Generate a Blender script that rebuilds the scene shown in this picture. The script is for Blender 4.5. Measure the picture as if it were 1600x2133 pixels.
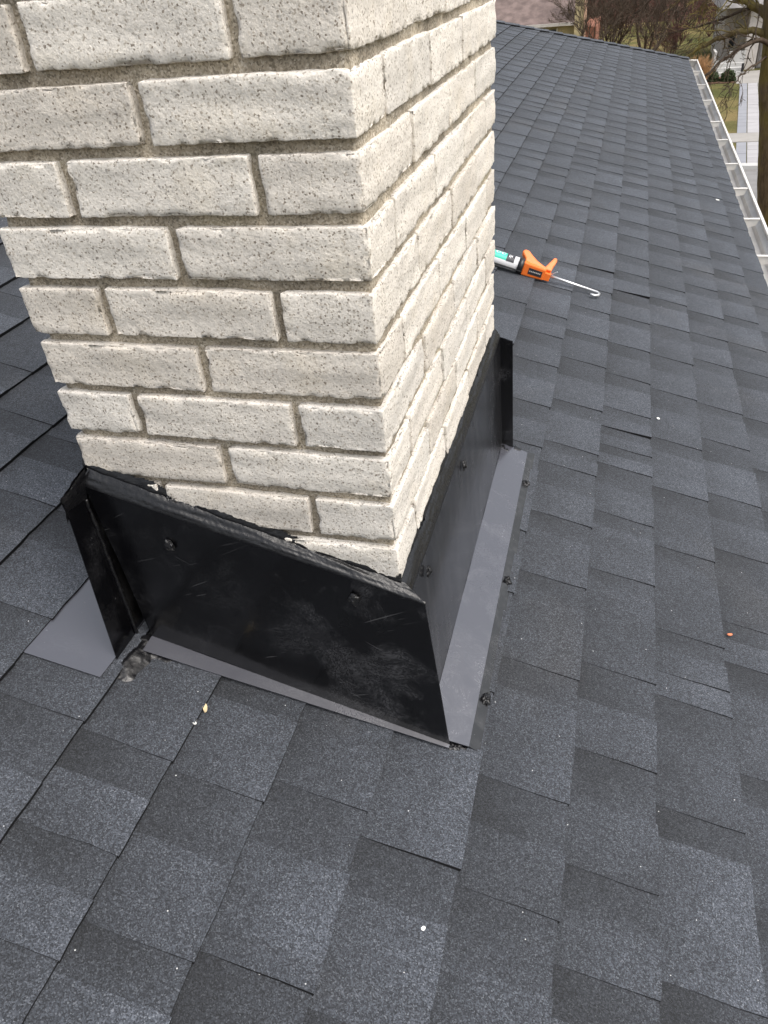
import bpy, math, random
from mathutils import Vector, Matrix, noise

random.seed(11)
sc = bpy.context.scene
for o in list(bpy.data.objects):
    bpy.data.objects.remove(o)

# ------------------------------------------------------------------ camera
cam_d = bpy.data.cameras.new('camera')
cam = bpy.data.objects.new('camera', cam_d)
sc.collection.objects.link(cam)
cam_d.sensor_fit = 'VERTICAL'
cam_d.sensor_height = 36.0
cam_d.lens = 26.53
cam_d.clip_start = 0.02
cam_d.clip_end = 3000
CAM = Vector((0.2351, -0.7298, 0.6859))
CR = Matrix(((0.9615, -0.0934, 0.2586), (0.2627, 0.5897, -0.7637), (-0.0812, 0.8022, 0.5915)))
M4 = CR.to_quaternion().to_matrix().to_4x4()
M4.translation = CAM
cam.matrix_world = M4
sc.camera = cam

# ------------------------------------------------------------------ world, sun, exposure (overcast)
SUN_EL, SUN_AZ = math.radians(58), math.radians(112)      # azimuth measured from +Y towards +X
w = bpy.data.worlds.new('World')
sc.world = w
w.use_nodes = True
wn = w.node_tree
bg = wn.nodes['Background']
sky = wn.nodes.new('ShaderNodeTexSky')
sky.sky_type = 'NISHITA'
sky.sun_disc = False
sky.sun_elevation = SUN_EL
sky.sun_rotation = SUN_AZ
sky.air_density = 1.2
sky.dust_density = 6.0
sky.ozone_density = 1.0
hs = wn.nodes.new('ShaderNodeHueSaturation')
hs.inputs['Saturation'].default_value = 0.38
wn.links.new(sky.outputs[0], hs.inputs['Color'])
wn.links.new(hs.outputs[0], bg.inputs['Color'])
bg.inputs['Strength'].default_value = 0.15
sun_d = bpy.data.lights.new('sun', 'SUN')
sun_d.energy = 0.6
sun_d.angle = math.radians(60)
sun_d.color = (1.0, 0.97, 0.92)
sun = bpy.data.objects.new('sun', sun_d)
sc.collection.objects.link(sun)
sdir = Vector((math.sin(SUN_AZ) * math.cos(SUN_EL), math.cos(SUN_AZ) * math.cos(SUN_EL), math.sin(SUN_EL)))
sun.rotation_euler = sdir.to_track_quat('Z', 'Y').to_euler()
sun.location = sdir * 20
sc.view_settings.view_transform = 'Standard'
sc.view_settings.look = 'None'
sc.view_settings.gamma = 1.0
sc.view_settings.use_curve_mapping = False
sc.view_settings.exposure = 0.85

# ------------------------------------------------------------------ measures
S = 0.30533                       # roof pitch
CS, SN = math.cos(S), math.sin(S)
Z0 = -0.31068                     # roof height under x = 0
EXP = 0.14291                     # shingle exposure
T0 = -0.45846                     # a course line
WD, DP, CH = 0.4407, 0.8487, 0.06854     # chimney width, depth, brick course
EAVE = 0.915
GZ = -5.8                         # ground


def rc(t, y, h=0.0):
    """point on the roof: t down the slope, y along the courses, h above the deck"""
    return Vector((t * CS + h * SN, y, Z0 - t * SN + h * CS))


def hip_y(t):
    return 10.2 + (t - EAVE) * 0.83


# ------------------------------------------------------------------ helpers
def col_link(o):
    sc.collection.objects.link(o)
    return o


def mesh(name, verts, faces, mats, parent=None, smooth=False, fmat=None, colors=None):
    me = bpy.data.meshes.new(name)
    me.from_pydata([tuple(v) for v in verts], [], faces)
    if not isinstance(mats, (list, tuple)):
        mats = [mats]
    for m in mats:
        me.materials.append(m)
    if fmat:
        me.polygons.foreach_set('material_index', fmat)
    if smooth:
        me.polygons.foreach_set('use_smooth', [True] * len(me.polygons))
    if colors is not None:
        at = me.attributes.new('tone', 'FLOAT', 'POINT')
        at.data.foreach_set('value', colors)
    me.update()
    o = bpy.data.objects.new(name, me)
    col_link(o)
    if parent:
        o.parent = parent
    return o


def empty(name, loc=(0, 0, 0)):
    o = bpy.data.objects.new(name, None)
    o.empty_display_size = 0.1
    col_link(o)
    return o


def tag(o, label=None, cat=None, group=None, kind=None):
    if label:
        o['label'] = label
    if cat:
        o['category'] = cat
    if group:
        o['group'] = group
    if kind:
        o['kind'] = kind
    return o


class MB:
    """collects simple shapes into one mesh"""

    def __init__(s):
        s.v, s.f, s.m = [], [], []

    def poly(s, pts, m=0):
        b = len(s.v)
        s.v += [Vector(p) for p in pts]
        s.f.append(tuple(range(b, b + len(pts))))
        s.m.append(m)

    def hexa(s, p, m=0):
        """eight points: bottom four, top four"""
        b = len(s.v)
        s.v += [Vector(q) for q in p]
        for f in ((3, 2, 1, 0), (4, 5, 6, 7), (0, 1, 5, 4), (1, 2, 6, 5), (2, 3, 7, 6), (3, 0, 4, 7)):
            s.f.append(tuple(b + i for i in f))
            s.m.append(m)

    def box(s, a, b, m=0):
        x0, y0, z0 = a
        x1, y1, z1 = b
        s.hexa([(x0, y0, z0), (x1, y0, z0), (x1, y1, z0), (x0, y1, z0), (x0, y0, z1), (x1, y0, z1), (x1, y1, z1), (x0, y1, z1)], m)

    def tube(s, pts, rads, n=8, m=0, caps=True):
        pts = [Vector(p) for p in pts]
        if not isinstance(rads, (list, tuple)):
            rads = [rads] * len(pts)
        b = len(s.v)
        up = None
        for i, p in enumerate(pts):
            d = (pts[min(i + 1, len(pts) - 1)] - pts[max(i - 1, 0)]).normalized()
            if up is None:
                up = d.orthogonal().normalized()
            up = (up - d * up.dot(d)).normalized()
            sd = d.cross(up)
            for k in range(n):
                a = 2 * math.pi * k / n
                s.v.append(p + (up * math.cos(a) + sd * math.sin(a)) * rads[i])
        for i in range(len(pts) - 1):
            for k in range(n):
                q = b + i * n
                k2 = (k + 1) % n
                s.f.append((q + k, q + k2, q + n + k2, q + n + k))
                s.m.append(m)
        if caps:
            s.f.append(tuple(b + k for k in reversed(range(n))))
            s.m.append(m)
            e = b + (len(pts) - 1) * n
            s.f.append(tuple(e + k for k in range(n)))
            s.m.append(m)

    def prism(s, poly, a, b, m=0):
        """poly: list of points at face a; offset vector b gives the other face"""
        n = len(poly)
        i0 = len(s.v)
        s.v += [Vector(p) for p in poly] + [Vector(p) + Vector(b) for p in poly]
        s.f.append(tuple(i0 + k for k in reversed(range(n))))
        s.m.append(m)
        s.f.append(tuple(i0 + n + k for k in range(n)))
        s.m.append(m)
        for k in range(n):
            k2 = (k + 1) % n
            s.f.append((i0 + k, i0 + k2, i0 + n + k2, i0 + n + k))
            s.m.append(m)

    def build(s, name, mats, parent=None, smooth=False):
        return mesh(name, s.v, s.f, mats, parent, smooth, s.m)


def nz(p, f=1.0):
    return noise.noise(Vector(p) * f)


def fbm(p, f, o=3):
    r, a = 0.0, 1.0
    q = Vector(p) * f
    for _ in range(o):
        r += a * noise.noise(q)
        q = q * 2.03
        a *= 0.5
    return r


# ------------------------------------------------------------------ materials
def nmat(name):
    m = bpy.data.materials.new(name)
    m.use_nodes = True
    nt = m.node_tree
    b = nt.nodes['Principled BSDF']
    return m, nt, b


def N(nt, t, **kw):
    n = nt.nodes.new(t)
    for k, v in kw.items():
        setattr(n, k, v)
    return n


def setin(n, **kw):
    for k, v in kw.items():
        n.inputs[k.replace('_', ' ')].default_value = v
    return n


def ramp(nt, src, stops, interp='LINEAR'):
    r = N(nt, 'ShaderNodeValToRGB')
    r.color_ramp.interpolation = interp
    els = r.color_ramp.elements
    while len(els) < len(stops):
        els.new(0.5)
    for e, (p, c) in zip(els, stops):
        e.position = p
        e.color = (c, c, c, 1) if isinstance(c, (int, float)) else (*c, 1)
    nt.links.new(src, r.inputs[0])
    return r.outputs[0]


def mixc(nt, fac, a, b, mode='MIX'):
    n = N(nt, 'ShaderNodeMix', data_type='RGBA', blend_type=mode)
    for i, v in ((0, fac), (6, a), (7, b)):
        if hasattr(v, 'is_linked') or hasattr(v, 'links'):
            nt.links.new(v, n.inputs[i])
        elif isinstance(v, (int, float)):
            n.inputs[i].default_value = v if i == 0 else (v, v, v, 1)
        else:
            n.inputs[i].default_value = (*v, 1)
    return n.outputs[2]


def math_n(nt, op, a, b=None):
    n = N(nt, 'ShaderNodeMath', operation=op)
    for i, v in ((0, a), (1, b)):
        if v is None:
            continue
        if hasattr(v, 'links'):
            nt.links.new(v, n.inputs[i])
        else:
            n.inputs[i].default_value = v
    return n.outputs[0]


def objco(nt, rnd=True, scale=(1, 1, 1)):
    tc = N(nt, 'ShaderNodeTexCoord')
    out = tc.outputs['Object']
    if rnd:
        oi = N(nt, 'ShaderNodeObjectInfo')
        mul = math_n(nt, 'MULTIPLY', oi.outputs['Random'], 37.0)
        ad = N(nt, 'ShaderNodeVectorMath', operation='ADD')
        nt.links.new(out, ad.inputs[0])
        nt.links.new(mul, ad.inputs[1])
        out = ad.outputs[0]
    if scale != (1, 1, 1):
        mp = N(nt, 'ShaderNodeVectorMath', operation='MULTIPLY')
        nt.links.new(out, mp.inputs[0])
        mp.inputs[1].default_value = scale
        out = mp.outputs[0]
    return out


def tnoise(nt, co, scale, detail=3, rough=0.55):
    n = N(nt, 'ShaderNodeTexNoise')
    n.inputs['Scale'].default_value = scale
    n.inputs['Detail'].default_value = detail
    n.inputs['Roughness'].default_value = rough
    nt.links.new(co, n.inputs['Vector'])
    return n.outputs['Fac']


def tvor(nt, co, scale, feature='F1'):
    n = N(nt, 'ShaderNodeTexVoronoi', feature=feature)
    n.inputs['Scale'].default_value = scale
    nt.links.new(co, n.inputs['Vector'])
    return n


def bump(nt, b, h, strength, dist, prev=None):
    n = N(nt, 'ShaderNodeBump')
    n.inputs['Strength'].default_value = strength
    n.inputs['Distance'].default_value = dist
    nt.links.new(h, n.inputs['Height'])
    if prev is not None:
        nt.links.new(prev, n.inputs['Normal'])
    nt.links.new(n.outputs[0], b.inputs['Normal'])
    return n.outputs[0]


def sepx(nt, c):
    s = N(nt, 'ShaderNodeSeparateColor')
    nt.links.new(c, s.inputs[0])
    return s.outputs


def simple(name, c, rough=0.6, spec=0.5, metal=0.0, nscale=None, namp=0.25, bscale=None, bstr=0.3, bdist=0.002):
    m, nt, b = nmat(name)
    b.inputs['Roughness'].default_value = rough
    b.inputs['Metallic'].default_value = metal
    b.inputs['Specular IOR Level'].default_value = spec
    b.inputs['Base Color'].default_value = (*c, 1)
    if nscale:
        co = objco(nt)
        f = tnoise(nt, co, nscale, 4)
        lo = tuple(x * (1 - namp) for x in c)
        hi = tuple(min(1, x * (1 + namp)) for x in c)
        nt.links.new(ramp(nt, f, [(0.3, lo), (0.7, hi)]), b.inputs['Base Color'])
        if bscale:
            bump(nt, b, tnoise(nt, co, bscale, 4), bstr, bdist)
    return m


def mat_shingle():
    m, nt, b = nmat('shingle_granules')
    co = objco(nt, rnd=False)
    v1 = tvor(nt, co, 650)
    rnd = sepx(nt, v1.outputs['Color'])[0]
    gran = ramp(nt, rnd, [(0.0, (0.013, 0.0145, 0.018)), (0.35, (0.0295, 0.033, 0.0405)), (0.7, (0.051, 0.0572, 0.0695)),
                          (0.93, (0.080, 0.089, 0.106)), (1.0, (0.125, 0.135, 0.152))])
    at = N(nt, 'ShaderNodeAttribute', attribute_name='tone')
    big = tnoise(nt, co, 9, 4, 0.6)
    bigr = ramp(nt, big, [(0.3, 0.82), (0.7, 1.16)])
    mid = tnoise(nt, co, 95, 3, 0.6)
    midr = ramp(nt, mid, [(0.3, 0.88), (0.72, 1.12)])
    c = mixc(nt, 1.0, gran, bigr, 'MULTIPLY')
    c = mixc(nt, 1.0, c, midr, 'MULTIPLY')
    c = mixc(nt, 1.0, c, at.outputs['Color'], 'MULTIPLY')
    # faint brown wash here and there
    br = ramp(nt, tnoise(nt, co, 3.1, 3), [(0.56, 0.0), (0.75, 0.35)])
    c = mixc(nt, br, c, mixc(nt, 1.0, c, (1.25, 1.05, 0.82), 'MULTIPLY'))
    # scattered pale grains
    v2 = tvor(nt, co, 150)
    r2 = sepx(nt, v2.outputs['Color'])[1]
    sp = math_n(nt, 'MULTIPLY', math_n(nt, 'GREATER_THAN', r2, 0.992), math_n(nt, 'LESS_THAN', v2.outputs['Distance'], 0.15))
    c = mixc(nt, sp, c, (0.5, 0.5, 0.5))
    # dusty scuffs
    sc1 = ramp(nt, tnoise(nt, co, 17, 5, 0.7), [(0.68, 0.0), (0.82, 0.12)])
    c = mixc(nt, sc1, c, (0.16, 0.165, 0.17))
    nt.links.new(c, b.inputs['Base Color'])
    b.inputs['Roughness'].default_value = 0.82
    b.inputs['Sheen Weight'].default_value = 0.07
    b.inputs['Sheen Roughness'].default_value = 0.5
    b.inputs['Sheen Tint'].default_value = (0.85, 0.92, 1.0, 1)
    b.inputs['Specular IOR Level'].default_value = 0.45
    h = math_n(nt, 'SUBTRACT', rnd, math_n(nt, 'MULTIPLY', v1.outputs['Distance'], 0.6))
    p = bump(nt, b, tnoise(nt, co, 40, 3), 0.35, 0.004)
    bump(nt, b, h, 0.75, 0.0012, p)
    return m


def mat_brick():
    m, nt, b = nmat('cream_brick')
    co = objco(nt)
    oi = N(nt, 'ShaderNodeObjectInfo')
    base = ramp(nt, oi.outputs['Random'], [(0.0, (0.60, 0.555, 0.495)), (0.3, (0.685, 0.64, 0.578)), (0.65, (0.72, 0.68, 0.62)), (1.0, (0.645, 0.61, 0.56))])
    # grain: sand sized dark, tan and light cells
    v1 = tvor(nt, co, 560)
    r1 = sepx(nt, v1.outputs['Color'])
    g = ramp(nt, r1[0], [(0.0, (0.30, 0.27, 0.24)), (0.06, (0.66, 0.63, 0.59)), (0.20, (0.95, 0.945, 0.935)), (0.75, (1.03, 1.03, 1.03)), (1.0, (1.10, 1.10, 1.09))])
    c = mixc(nt, 1.0, base, g, 'MULTIPLY')
    # larger dark grit, sparse
    v2 = tvor(nt, co, 210)
    r2 = sepx(nt, v2.outputs['Color'])
    wob = math_n(nt, 'MULTIPLY', tnoise(nt, co, 420, 2), 0.55)
    rad = math_n(nt, 'MULTIPLY', r2[1], 0.38)
    spot = math_n(nt, 'MULTIPLY', math_n(nt, 'GREATER_THAN', r2[0], 0.86), math_n(nt, 'LESS_THAN', math_n(nt, 'ADD', v2.outputs['Distance'], math_n(nt, 'SUBTRACT', wob, 0.25)), rad))
    c = mixc(nt, math_n(nt, 'MULTIPLY', spot, 0.7), c, (0.22, 0.20, 0.18))
    # grey soot in soft horizontal drifts
    cs = objco(nt, True, (1.0, 1.0, 3.6))
    so = ramp(nt, tnoise(nt, cs, 9, 5, 0.6), [(0.44, 0.0), (0.70, 0.5)])
    c = mixc(nt, so, c, mixc(nt, 1.0, c, (0.66, 0.66, 0.67), 'MULTIPLY'))
    wm = ramp(nt, tnoise(nt, co, 14, 3), [(0.55, 0.0), (0.75, 0.35)])
    c = mixc(nt, wm, c, mixc(nt, 1.0, c, (1.06, 1.0, 0.88), 'MULTIPLY'))
    nt.links.new(c, b.inputs['Base Color'])
    b.inputs['Roughness'].default_value = 0.92
    b.inputs['Specular IOR Level'].default_value = 0.2
    h1 = tnoise(nt, co, 240, 5, 0.65)
    p = bump(nt, b, h1, 0.65, 0.0025)
    hs_ = math_n(nt, 'SUBTRACT', r1[1], math_n(nt, 'MULTIPLY', spot, 1.4))
    bump(nt, b, hs_, 0.5, 0.0010, p)
    return m


def mat_mortar():
    m, nt, b = nmat('sandy_mortar')
    co = objco(nt, False)
    v1 = tvor(nt, co, 520)
    r1 = sepx(nt, v1.outputs['Color'])[0]
    g = ramp(nt, r1, [(0.0, (0.22, 0.19, 0.145)), (0.4, (0.41, 0.355, 0.275)), (0.8, (0.50, 0.44, 0.35)), (1.0, (0.62, 0.56, 0.47))])
    st = ramp(nt, tnoise(nt, co, 7, 4), [(0.36, 0.58), (0.62, 1.12)])
    c = mixc(nt, 1.0, g, st, 'MULTIPLY')
    moss = ramp(nt, tnoise(nt, co, 4.3, 4), [(0.55, 0.0), (0.75, 0.35)])
    c = mixc(nt, moss, c, (0.36, 0.33, 0.20))
    nt.links.new(c, b.inputs['Base Color'])
    b.inputs['Roughness'].default_value = 0.95
    b.inputs['Specular IOR Level'].default_value = 0.15
    p = bump(nt, b, tnoise(nt, co, 200, 5, 0.7), 0.9, 0.003)
    return m


def mat_metal(name, base, ior, dust, streak):
    """black painted sheet steel; dust: amount of dry smudging, streak: run marks down the sheet"""
    m, nt, b = nmat(name)
    co = objco(nt, False)
    sx = N(nt, 'ShaderNodeSeparateXYZ')
    nt.links.new(co, sx.inputs[0])
    # rubbed patches, denser towards the downhill corner where the sheet was handled
    warp = N(nt, 'ShaderNodeTexNoise')
    warp.inputs['Scale'].default_value = 9
    nt.links.new(co, warp.inputs['Vector'])
    wa = N(nt, 'ShaderNodeVectorMath', operation='SCALE')
    nt.links.new(warp.outputs['Color'], wa.inputs[0])
    wa.inputs['Scale'].default_value = 0.12
    wv = N(nt, 'ShaderNodeVectorMath', operation='ADD')
    nt.links.new(co, wv.inputs[0])
    nt.links.new(wa.outputs[0], wv.inputs[1])
    sm = ramp(nt, tnoise(nt, wv.outputs[0], 10, 5, 0.62), [(0.50, 0.0), (0.78, 0.5)])
    hand = ramp(nt, math_n(nt, 'ADD', math_n(nt, 'MULTIPLY', sx.outputs[0], 2.6), 0.85), [(0.25, 0.25), (0.8, 1.0)])
    fine = ramp(nt, tnoise(nt, wv.outputs[0], 260, 3, 0.7), [(0.42, 0.15), (0.62, 1.0)])
    sm = math_n(nt, 'MULTIPLY', math_n(nt, 'MULTIPLY', sm, hand), fine)
    f = None
    for scl, lo, ang in (((9, 9, 230), 0.70, 0.5), ((190, 190, 14), 0.70, 1.9), ((12, 12, 300), 0.72, 2.6)):
        rot = N(nt, 'ShaderNodeVectorRotate', rotation_type='Y_AXIS')
        rot.inputs['Angle'].default_value = ang
        nt.links.new(co, rot.inputs[0])
        mp = N(nt, 'ShaderNodeVectorMath', operation='MULTIPLY')
        nt.links.new(rot.outputs[0], mp.inputs[0])
        mp.inputs[1].default_value = scl
        q = ramp(nt, tnoise(nt, mp.outputs[0], 1.0, 1, 0.4), [(lo + 0.035, 0.0), (lo + 0.07, 0.8)])
        f = q if f is None else math_n(nt, 'MAXIMUM', f, q)
    mask = ramp(nt, tnoise(nt, co, 9, 2), [(0.44, 0.0), (0.6, 1.0)])
    f = math_n(nt, 'MULTIPLY', f, mask)
    c = mixc(nt, math_n(nt, 'MINIMUM', math_n(nt, 'MULTIPLY', sm, dust), 0.6), base, (0.22, 0.22, 0.235))
    c = mixc(nt, math_n(nt, 'MULTIPLY', f, 0.22), c, (0.26, 0.26, 0.27))
    if streak:
        cs = objco(nt, False, (60, 60, 5))
        st = ramp(nt, tnoise(nt, cs, 1.0, 4, 0.6), [(0.48, 0.0), (0.75, streak)])
        c = mixc(nt, st, c, (0.30, 0.30, 0.31))
    nt.links.new(c, b.inputs['Base Color'])
    rr = ramp(nt, tnoise(nt, co, 5, 5, 0.65), [(0.3, 0.13), (0.7, 0.30)])
    nt.links.new(math_n(nt, 'ADD', rr, math_n(nt, 'MULTIPLY', sm, 0.3)), b.inputs['Roughness'])
    b.inputs['IOR'].default_value = ior
    bump(nt, b, tnoise(nt, co, 18, 3), 0.12, 0.004)
    return m


def mat_tar():
    m, nt, b = nmat('black_sealant')
    co = objco(nt, False)
    b.inputs['Base Color'].default_value = (0.005, 0.005, 0.006, 1)
    nt.links.new(ramp(nt, tnoise(nt, co, 160, 4, 0.65), [(0.35, 0.22), (0.65, 0.42)]), b.inputs['Roughness'])
    b.inputs['IOR'].default_value = 1.5
    cs = objco(nt, False, (55, 55, 150))
    p = bump(nt, b, tnoise(nt, cs, 1.0, 4, 0.65), 0.35, 0.003)
    bump(nt, b, tnoise(nt, co, 420, 3, 0.6), 0.2, 0.001, p)
    return m


def mat_bark(name, a, c2, moss=None):
    m, nt, b = nmat(name)
    co = objco(nt, False)
    cs = objco(nt, False, (9, 9, 2.2))
    c = ramp(nt, tnoise(nt, cs, 2.2, 6, 0.7), [(0.3, a), (0.7, c2)])
    if moss:
        mk = ramp(nt, tnoise(nt, co, 1.6, 4), [(0.42, 0.0), (0.55, 0.95)])
        c = mixc(nt, mk, c, mixc(nt, 1.0, mixc(nt, 0.5, c, moss), 1.0, 'MULTIPLY'))
    nt.links.new(c, b.inputs['Base Color'])
    b.inputs['Roughness'].default_value = 0.95
    b.inputs['Specular IOR Level'].default_value = 0.15
    bump(nt, b, tnoise(nt, cs, 2.2, 6, 0.7), 1.0, 0.03)
    return m


def mat_grass():
    m, nt, b = nmat('winter_grass')
    co = objco(nt, False)
    c = ramp(nt, tnoise(nt, co, 0.32, 5, 0.65), [(0.34, (0.075, 0.080, 0.028)), (0.5, (0.125, 0.112, 0.043)), (0.66, (0.20, 0.152, 0.07))])
    f = ramp(nt, tnoise(nt, co, 14, 5, 0.75), [(0.3, 0.6), (0.7, 1.4)])
    c = mixc(nt, 1.0, c, f, 'MULTIPLY')
    nt.links.new(c, b.inputs['Base Color'])
    b.inputs['Roughness'].default_value = 1.0
    b.inputs['Specular IOR Level'].default_value = 0.1
    bump(nt, b, tnoise(nt, co, 30, 4, 0.7), 0.8, 0.05)
    return m


M_SH = mat_shingle()
M_EDGE = simple('asphalt_cut_edge', (0.010, 0.010, 0.011), 0.9, 0.2)
M_BRICK = mat_brick()
M_MORT = mat_mortar()
M_METAL = mat_metal('black_painted_steel', (0.0018, 0.0018, 0.0024), 1.55, 0.85, 0.0)
M_METAL_SKY = mat_metal('sky_toned_black_steel', (0.050, 0.051, 0.062), 2.1, 0.9, 0.0)  # base lightened: reflected sky put into the colour, beneath the dry smudging
M_METALS = mat_metal('streaked_black_steel', (0.006, 0.006, 0.007), 1.7, 0.25, 0.08)  # run marks, over a mid base with some reflected horizon in its colour
M_TAR = mat_tar()
M_GUT = simple('white_gutter_paint', (0.66, 0.64, 0.60), 0.35, 0.5, nscale=3, namp=0.10)
M_GUTIN = simple('weathered_gutter_inside', (0.50, 0.485, 0.46), 0.38, 0.5, 0.0, nscale=5, namp=0.25)
M_FASC = simple('brown_grey_fascia', (0.30, 0.25, 0.22), 0.7, 0.3, nscale=12, namp=0.3)
M_ORANGE = simple('orange_plastic', (0.80, 0.17, 0.025), 0.36, 0.5, nscale=30, namp=0.08)
M_BLACK = simple('black_plastic', (0.014, 0.014, 0.015), 0.35, 0.5)
M_STEEL = simple('zinc_rod', (0.72, 0.72, 0.72), 0.28, 0.5, 0.75)
M_TUBE = simple('white_cartridge', (0.72, 0.72, 0.74), 0.32, 0.5)
M_GREEN = simple('teal_label', (0.03, 0.46, 0.33), 0.35, 0.5)
M_WHITE = simple('white_print', (0.85, 0.85, 0.85), 0.4, 0.4)
M_DARKL = simple('dark_label', (0.03, 0.03, 0.036), 0.4, 0.4)
M_GREYL = simple('grey_print', (0.45, 0.43, 0.42), 0.4, 0.4)
M_GRASS = mat_grass()
M_ROAD = simple('worn_asphalt', (0.20, 0.195, 0.19), 0.95, 0.2, nscale=2.0, namp=0.12, bscale=60)
M_CONC = simple('pale_concrete', (0.30, 0.285, 0.265), 0.9, 0.2, nscale=1.5, namp=0.10)
M_PAVE = simple('light_paver', (0.35, 0.34, 0.345), 0.9, 0.2, nscale=1.2, namp=0.08)
M_PAVB = simple('blue_grey_paver', (0.25, 0.255, 0.275), 0.9, 0.2, nscale=1.2, namp=0.08)
M_CURB = simple('curb_concrete', (0.45, 0.445, 0.43), 0.9, 0.2, nscale=2, namp=0.06)
M_BARK = mat_bark('mossy_bark', (0.075, 0.058, 0.036), (0.24, 0.185, 0.115), (0.24, 0.20, 0.03))
M_TWIG = mat_bark('brown_twigs', (0.05, 0.037, 0.028), (0.11, 0.083, 0.062))
M_TWIGR = mat_bark('reddish_twigs', (0.085, 0.045, 0.036), (0.16, 0.085, 0.068))
M_STUCCO = simple('pale_stucco', (0.50, 0.465, 0.43), 0.9, 0.2, nscale=6, namp=0.1)
M_WALLY = simple('buff_wall', (0.50, 0.42, 0.25), 0.9, 0.2, nscale=5, namp=0.15)
M_WALLR = simple('red_brick_wall', (0.24, 0.11, 0.075), 0.9, 0.2, nscale=8, namp=0.2)
M_FROOF = simple('brown_roof', (0.155, 0.118, 0.108), 0.95, 0.2, nscale=2.5, namp=0.3)
M_GROOF = simple('grey_roof', (0.20, 0.19, 0.185), 0.95, 0.2, nscale=2.5, namp=0.3)
M_DOOR = simple('grey_garage_door', (0.20, 0.19, 0.185), 0.6, 0.3, nscale=2, namp=0.08)
M_GLASS = simple('dark_glass', (0.02, 0.022, 0.025), 0.08, 0.6)
M_LEAF = simple('evergreen_leaf', (0.045, 0.065, 0.025), 0.7, 0.3, nscale=6, namp=0.5)
M_DRY = simple('dry_ornamental_grass', (0.42, 0.25, 0.13), 0.9, 0.1, nscale=6, namp=0.35)
M_TAN = simple('tan_husk', (0.62, 0.50, 0.30), 0.8, 0.2, nscale=60, namp=0.2)
M_CHIP = simple('white_chip', (0.75, 0.75, 0.72), 0.8, 0.2)
M_RUST = simple('orange_leaf', (0.62, 0.20, 0.10), 0.8, 0.2)
M_SOIL = simple('dark_mulch', (0.10, 0.06, 0.04), 1.0, 0.1, nscale=8, namp=0.4)
M_COPPER = simple('galvanised_edge', (0.50, 0.50, 0.50), 0.4, 0.5, 0.5)

# ------------------------------------------------------------------ ground, street, paths
def sheet_box(name, x0, y0, x1, y1, z0, z1, mat, parent=None):
    b = MB()
    b.box((x0, y0, z0), (x1, y1, z1))
    return b.build(name, mat, parent)


g = MB()
g.poly([(-900, -900, GZ), (900, -900, GZ), (900, 900, GZ), (-900, 900, GZ)])
tag(g.build('ground', M_GRASS), kind='structure')
tag(sheet_box('street', -200, 15.0, 200, 27.35, GZ - 0.2, GZ + 0.006, M_ROAD), kind='structure')
tag(sheet_box('curb', -200, 27.36, 200, 27.75, GZ - 0.2, GZ + 0.13, M_CURB), kind='structure')
tag(sheet_box('curb', -200, 14.65, 200, 14.99, GZ - 0.2, GZ + 0.13, M_CURB), kind='structure')
tag(sheet_box('sidewalk', -200, 31.45, 200, 32.95, GZ - 0.2, GZ + 0.03, M_CONC), kind='structure')
tag(sheet_box('driveway', 5.35, 44.7, 9.5, 48.75, GZ - 0.2, GZ + 0.012, M_CONC), kind='structure')
# front walk of pale pavers with a blue-grey border, each slab a piece
walk = tag(empty('front_walk'), kind='structure')


def walk_x(y):
    return 4.35 + (y - 33.0) * 0.0985


for y0, y1, n in ((27.8, 31.4, 6), (33.0, 44.6, 18)):
    dy = (y1 - y0) / n
    for i in range(n):
        ya, yb = y0 + i * dy, y0 + (i + 1) * dy - 0.012
        for a0, a1, m_ in ((0.0, 0.33, M_PAVB), (0.36, 0.80, M_PAVE), (0.83, 1.28, M_PAVE)):
            b = MB()
            za, zb = GZ - 0.1, GZ + 0.02 + random.uniform(0, 0.006)
            xa, xb = walk_x(ya), walk_x(yb)
            b.hexa([(xa + a0, ya, za), (xa + a1, ya, za), (xb + a1, yb, za), (xb + a0, yb, za),
                    (xa + a0, ya, zb), (xa + a1, ya, zb), (xb + a1, yb, zb), (xb + a0, yb, zb)])
            b.build('paver', m_, walk)

# ------------------------------------------------------------------ the house with its shingled hip roof
house = tag(empty('house'), 'house with dark grey shingled hip roof sloping to a white gutter', 'house')
b = MB()
TU = -3.4
b.hexa([rc(TU, -2.6, -0.02), rc(EAVE - 0.006, -2.6, -0.02), rc(EAVE - 0.006, hip_y(EAVE), -0.02), rc(TU, hip_y(TU), -0.02),
        rc(TU, -2.6, 0.0), rc(EAVE - 0.006, -2.6, 0.0), rc(EAVE - 0.006, hip_y(EAVE), 0.0), rc(TU, hip_y(TU), 0.0)])
# the hip end falling away to the street, and the far slope beyond the ridge
e1, e2 = rc(EAVE, hip_y(EAVE)), rc(TU, hip_y(TU))
e3 = Vector((-7.6, e1.y, e1.z))
b.poly([e1 + Vector((0, 0, -0.002)), e3, e2 + Vector((0, 0, -0.002))])
b.poly([rc(TU, -2.6), e2, e3, Vector((-7.6, -2.6, e1.z))])
roof = b.build('roof', M_SH, house)
me = roof.data
at = me.attributes.new('tone', 'FLOAT', 'POINT')
at.data.foreach_set('value', [0.75] * len(me.vertices))
b = MB()
xe = EAVE * CS
b.box((-7.0, -2.3, GZ), (xe - 0.45, e1.y - 0.45, e1.z - 0.12))
b.build('wall', M_WALLR, house)
b = MB()
b.box((xe - 0.062, -2.6, e1.z - 0.19), (xe - 0.040, e1.y - 0.05, e1.z - 0.022))
b.box((xe - 0.039, -2.6, e1.z - 0.030), (xe + 0.022, e1.y - 0.05, e1.z - 0.024))
b.box((-7.0, e1.y - 0.072, e1.z - 0.19), (xe - 0.064, e1.y - 0.05, e1.z - 0.022))
b.build('fascia', M_FASC, house)
b = MB()
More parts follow.
